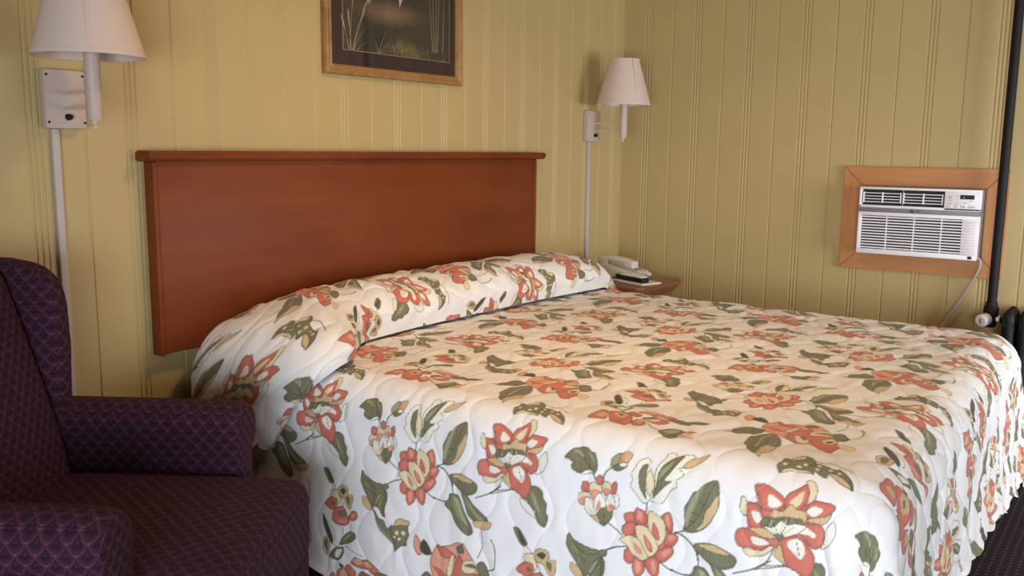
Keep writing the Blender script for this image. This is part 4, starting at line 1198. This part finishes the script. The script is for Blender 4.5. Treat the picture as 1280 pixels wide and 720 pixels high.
finish('power_cord', tube([p-Vector(ac.location) for p in catmull(ctrl)], 0.0048, 10), M['cord'], ac)

# ------------------------------------------------------------------ heating pipe, valve and radiator
PXp, PYp = -0.085, -1.826
pp_ = thing('heating_pipe', 'thin black heating pipe running down the wall to the radiator', 'pipe', (PXp, PYp, 0.5))
finish('pipe', lathe([(0.0185, 0.10), (0.0185, ROOM_H-0.5-0.001)], (0, 0, 0), 'Z', 24), M['pipe'], pp_)
finish('collar', lathe([(0.0, 0.045), (0.026, 0.045), (0.029, 0.055), (0.029, 0.085), (0.024, 0.092), (0.022, 0.108), (0.0, 0.108)], (0, 0, 0), 'Z', 24), M['pipe'], pp_)
va = thing('radiator_valve', 'radiator valve with round white knob at the bottom of the black pipe', 'valve', (PXp, PYp, 0.5))
finish('valve_body', lathe([(0.0, 0.0), (0.018, 0.002), (0.024, 0.012), (0.024, 0.044), (0.0, 0.044)], (0, 0, 0.0), 'Z', 20), M['pipe'], va)
bm = bmesh.new(); add_lathe(bm, [(0.0, -0.036), (0.015, -0.036), (0.0165, -0.034), (0.0165, -0.022), (0.012, -0.018), (0.012, 0.0)], (0, 0, 0.04), 'Y', 6)
finish('union_nut', bm, M['chrome'], va, smooth=False)
kb = lathe([(0.0, 0.062), (0.020, 0.062), (0.0255, 0.058), (0.027, 0.050), (0.026, 0.020), (0.016, 0.014), (0.012, 0.0)], (0, 0, 0), 'Z', 28)
K = finish('knob', kb, M['white_plastic'], va)
K.rotation_euler = Vector((-0.93, 0.34, -0.10)).to_track_quat('Z', 'Y').to_euler(); K.location = (-0.010, 0.006, 0.040)
bm = bmesh.new(); add_box(bm, -0.003, 0.003, -0.011, 0.011, 0.0615, 0.0628)
finish('knob_mark', bm, M['grey_plastic'], K, smooth=False)
rd = thing('radiator', 'black cast iron column radiator standing at the right wall by the bed foot', 'radiator', (-0.11, -1.885, 0))
def section(y):
    bm = bmesh.new()
    for x in (-0.055, 0.0, 0.055):
        add_lathe(bm, [(0.0, 0.075), (0.022, 0.078), (0.026, 0.10), (0.0245, 0.15), (0.0245, 0.50), (0.026, 0.545), (0.023, 0.575), (0.010, 0.592), (0.0, 0.596)], (x, y, 0), 'Z', 14)
    for z in (0.115, 0.535):
        add_prism(bm, [(-0.070, z-0.028), (0.070, z-0.028), (0.078, z), (0.070, z+0.028), (-0.070, z+0.028), (-0.078, z)], 'Y', y-0.017, y+0.017)
    for z in (0.115, 0.535): add_lathe(bm, [(0.022, y-0.030), (0.022, y+0.030)], (0, 0, z), 'Y', 14)
    return finish('section', fixn(bm), M['iron'], rd)
for k in range(10): section(-0.020-0.0565*k)
for k in (0, 9):
    for x in (-0.055, 0.055):
        finish('foot', lathe([(0.0, 0.0), (0.022, 0.0), (0.016, 0.03), (0.019, 0.085), (0.0, 0.085)], (x, -0.020-0.0565*k, 0), 'Z', 14), M['iron'], rd)
finish('end_plug', lathe([(0.0, 0.024), (0.012, 0.022), (0.016, 0.014), (0.019, 0.012), (0.019, 0.0)], (0.02, 0, 0.535), 'Y', 16), M['iron'], rd)
ol = thing('wall_outlet', 'beige outlet plate on the wall above the radiator', 'outlet', (0, -1.975, 0.79))
finish('cover_plate', box(-0.007, 0, -0.036, 0.036, -0.057, 0.057, 0.003, 2), M['lamp_metal'], ol)
for z in (-0.022, 0.022):
    for y in (-0.006, 0.006): finish('slot', box(-0.0076, -0.006, y-0.0012, y+0.0012, z-0.005, z+0.005), M['dark_slot'], ol, smooth=False)
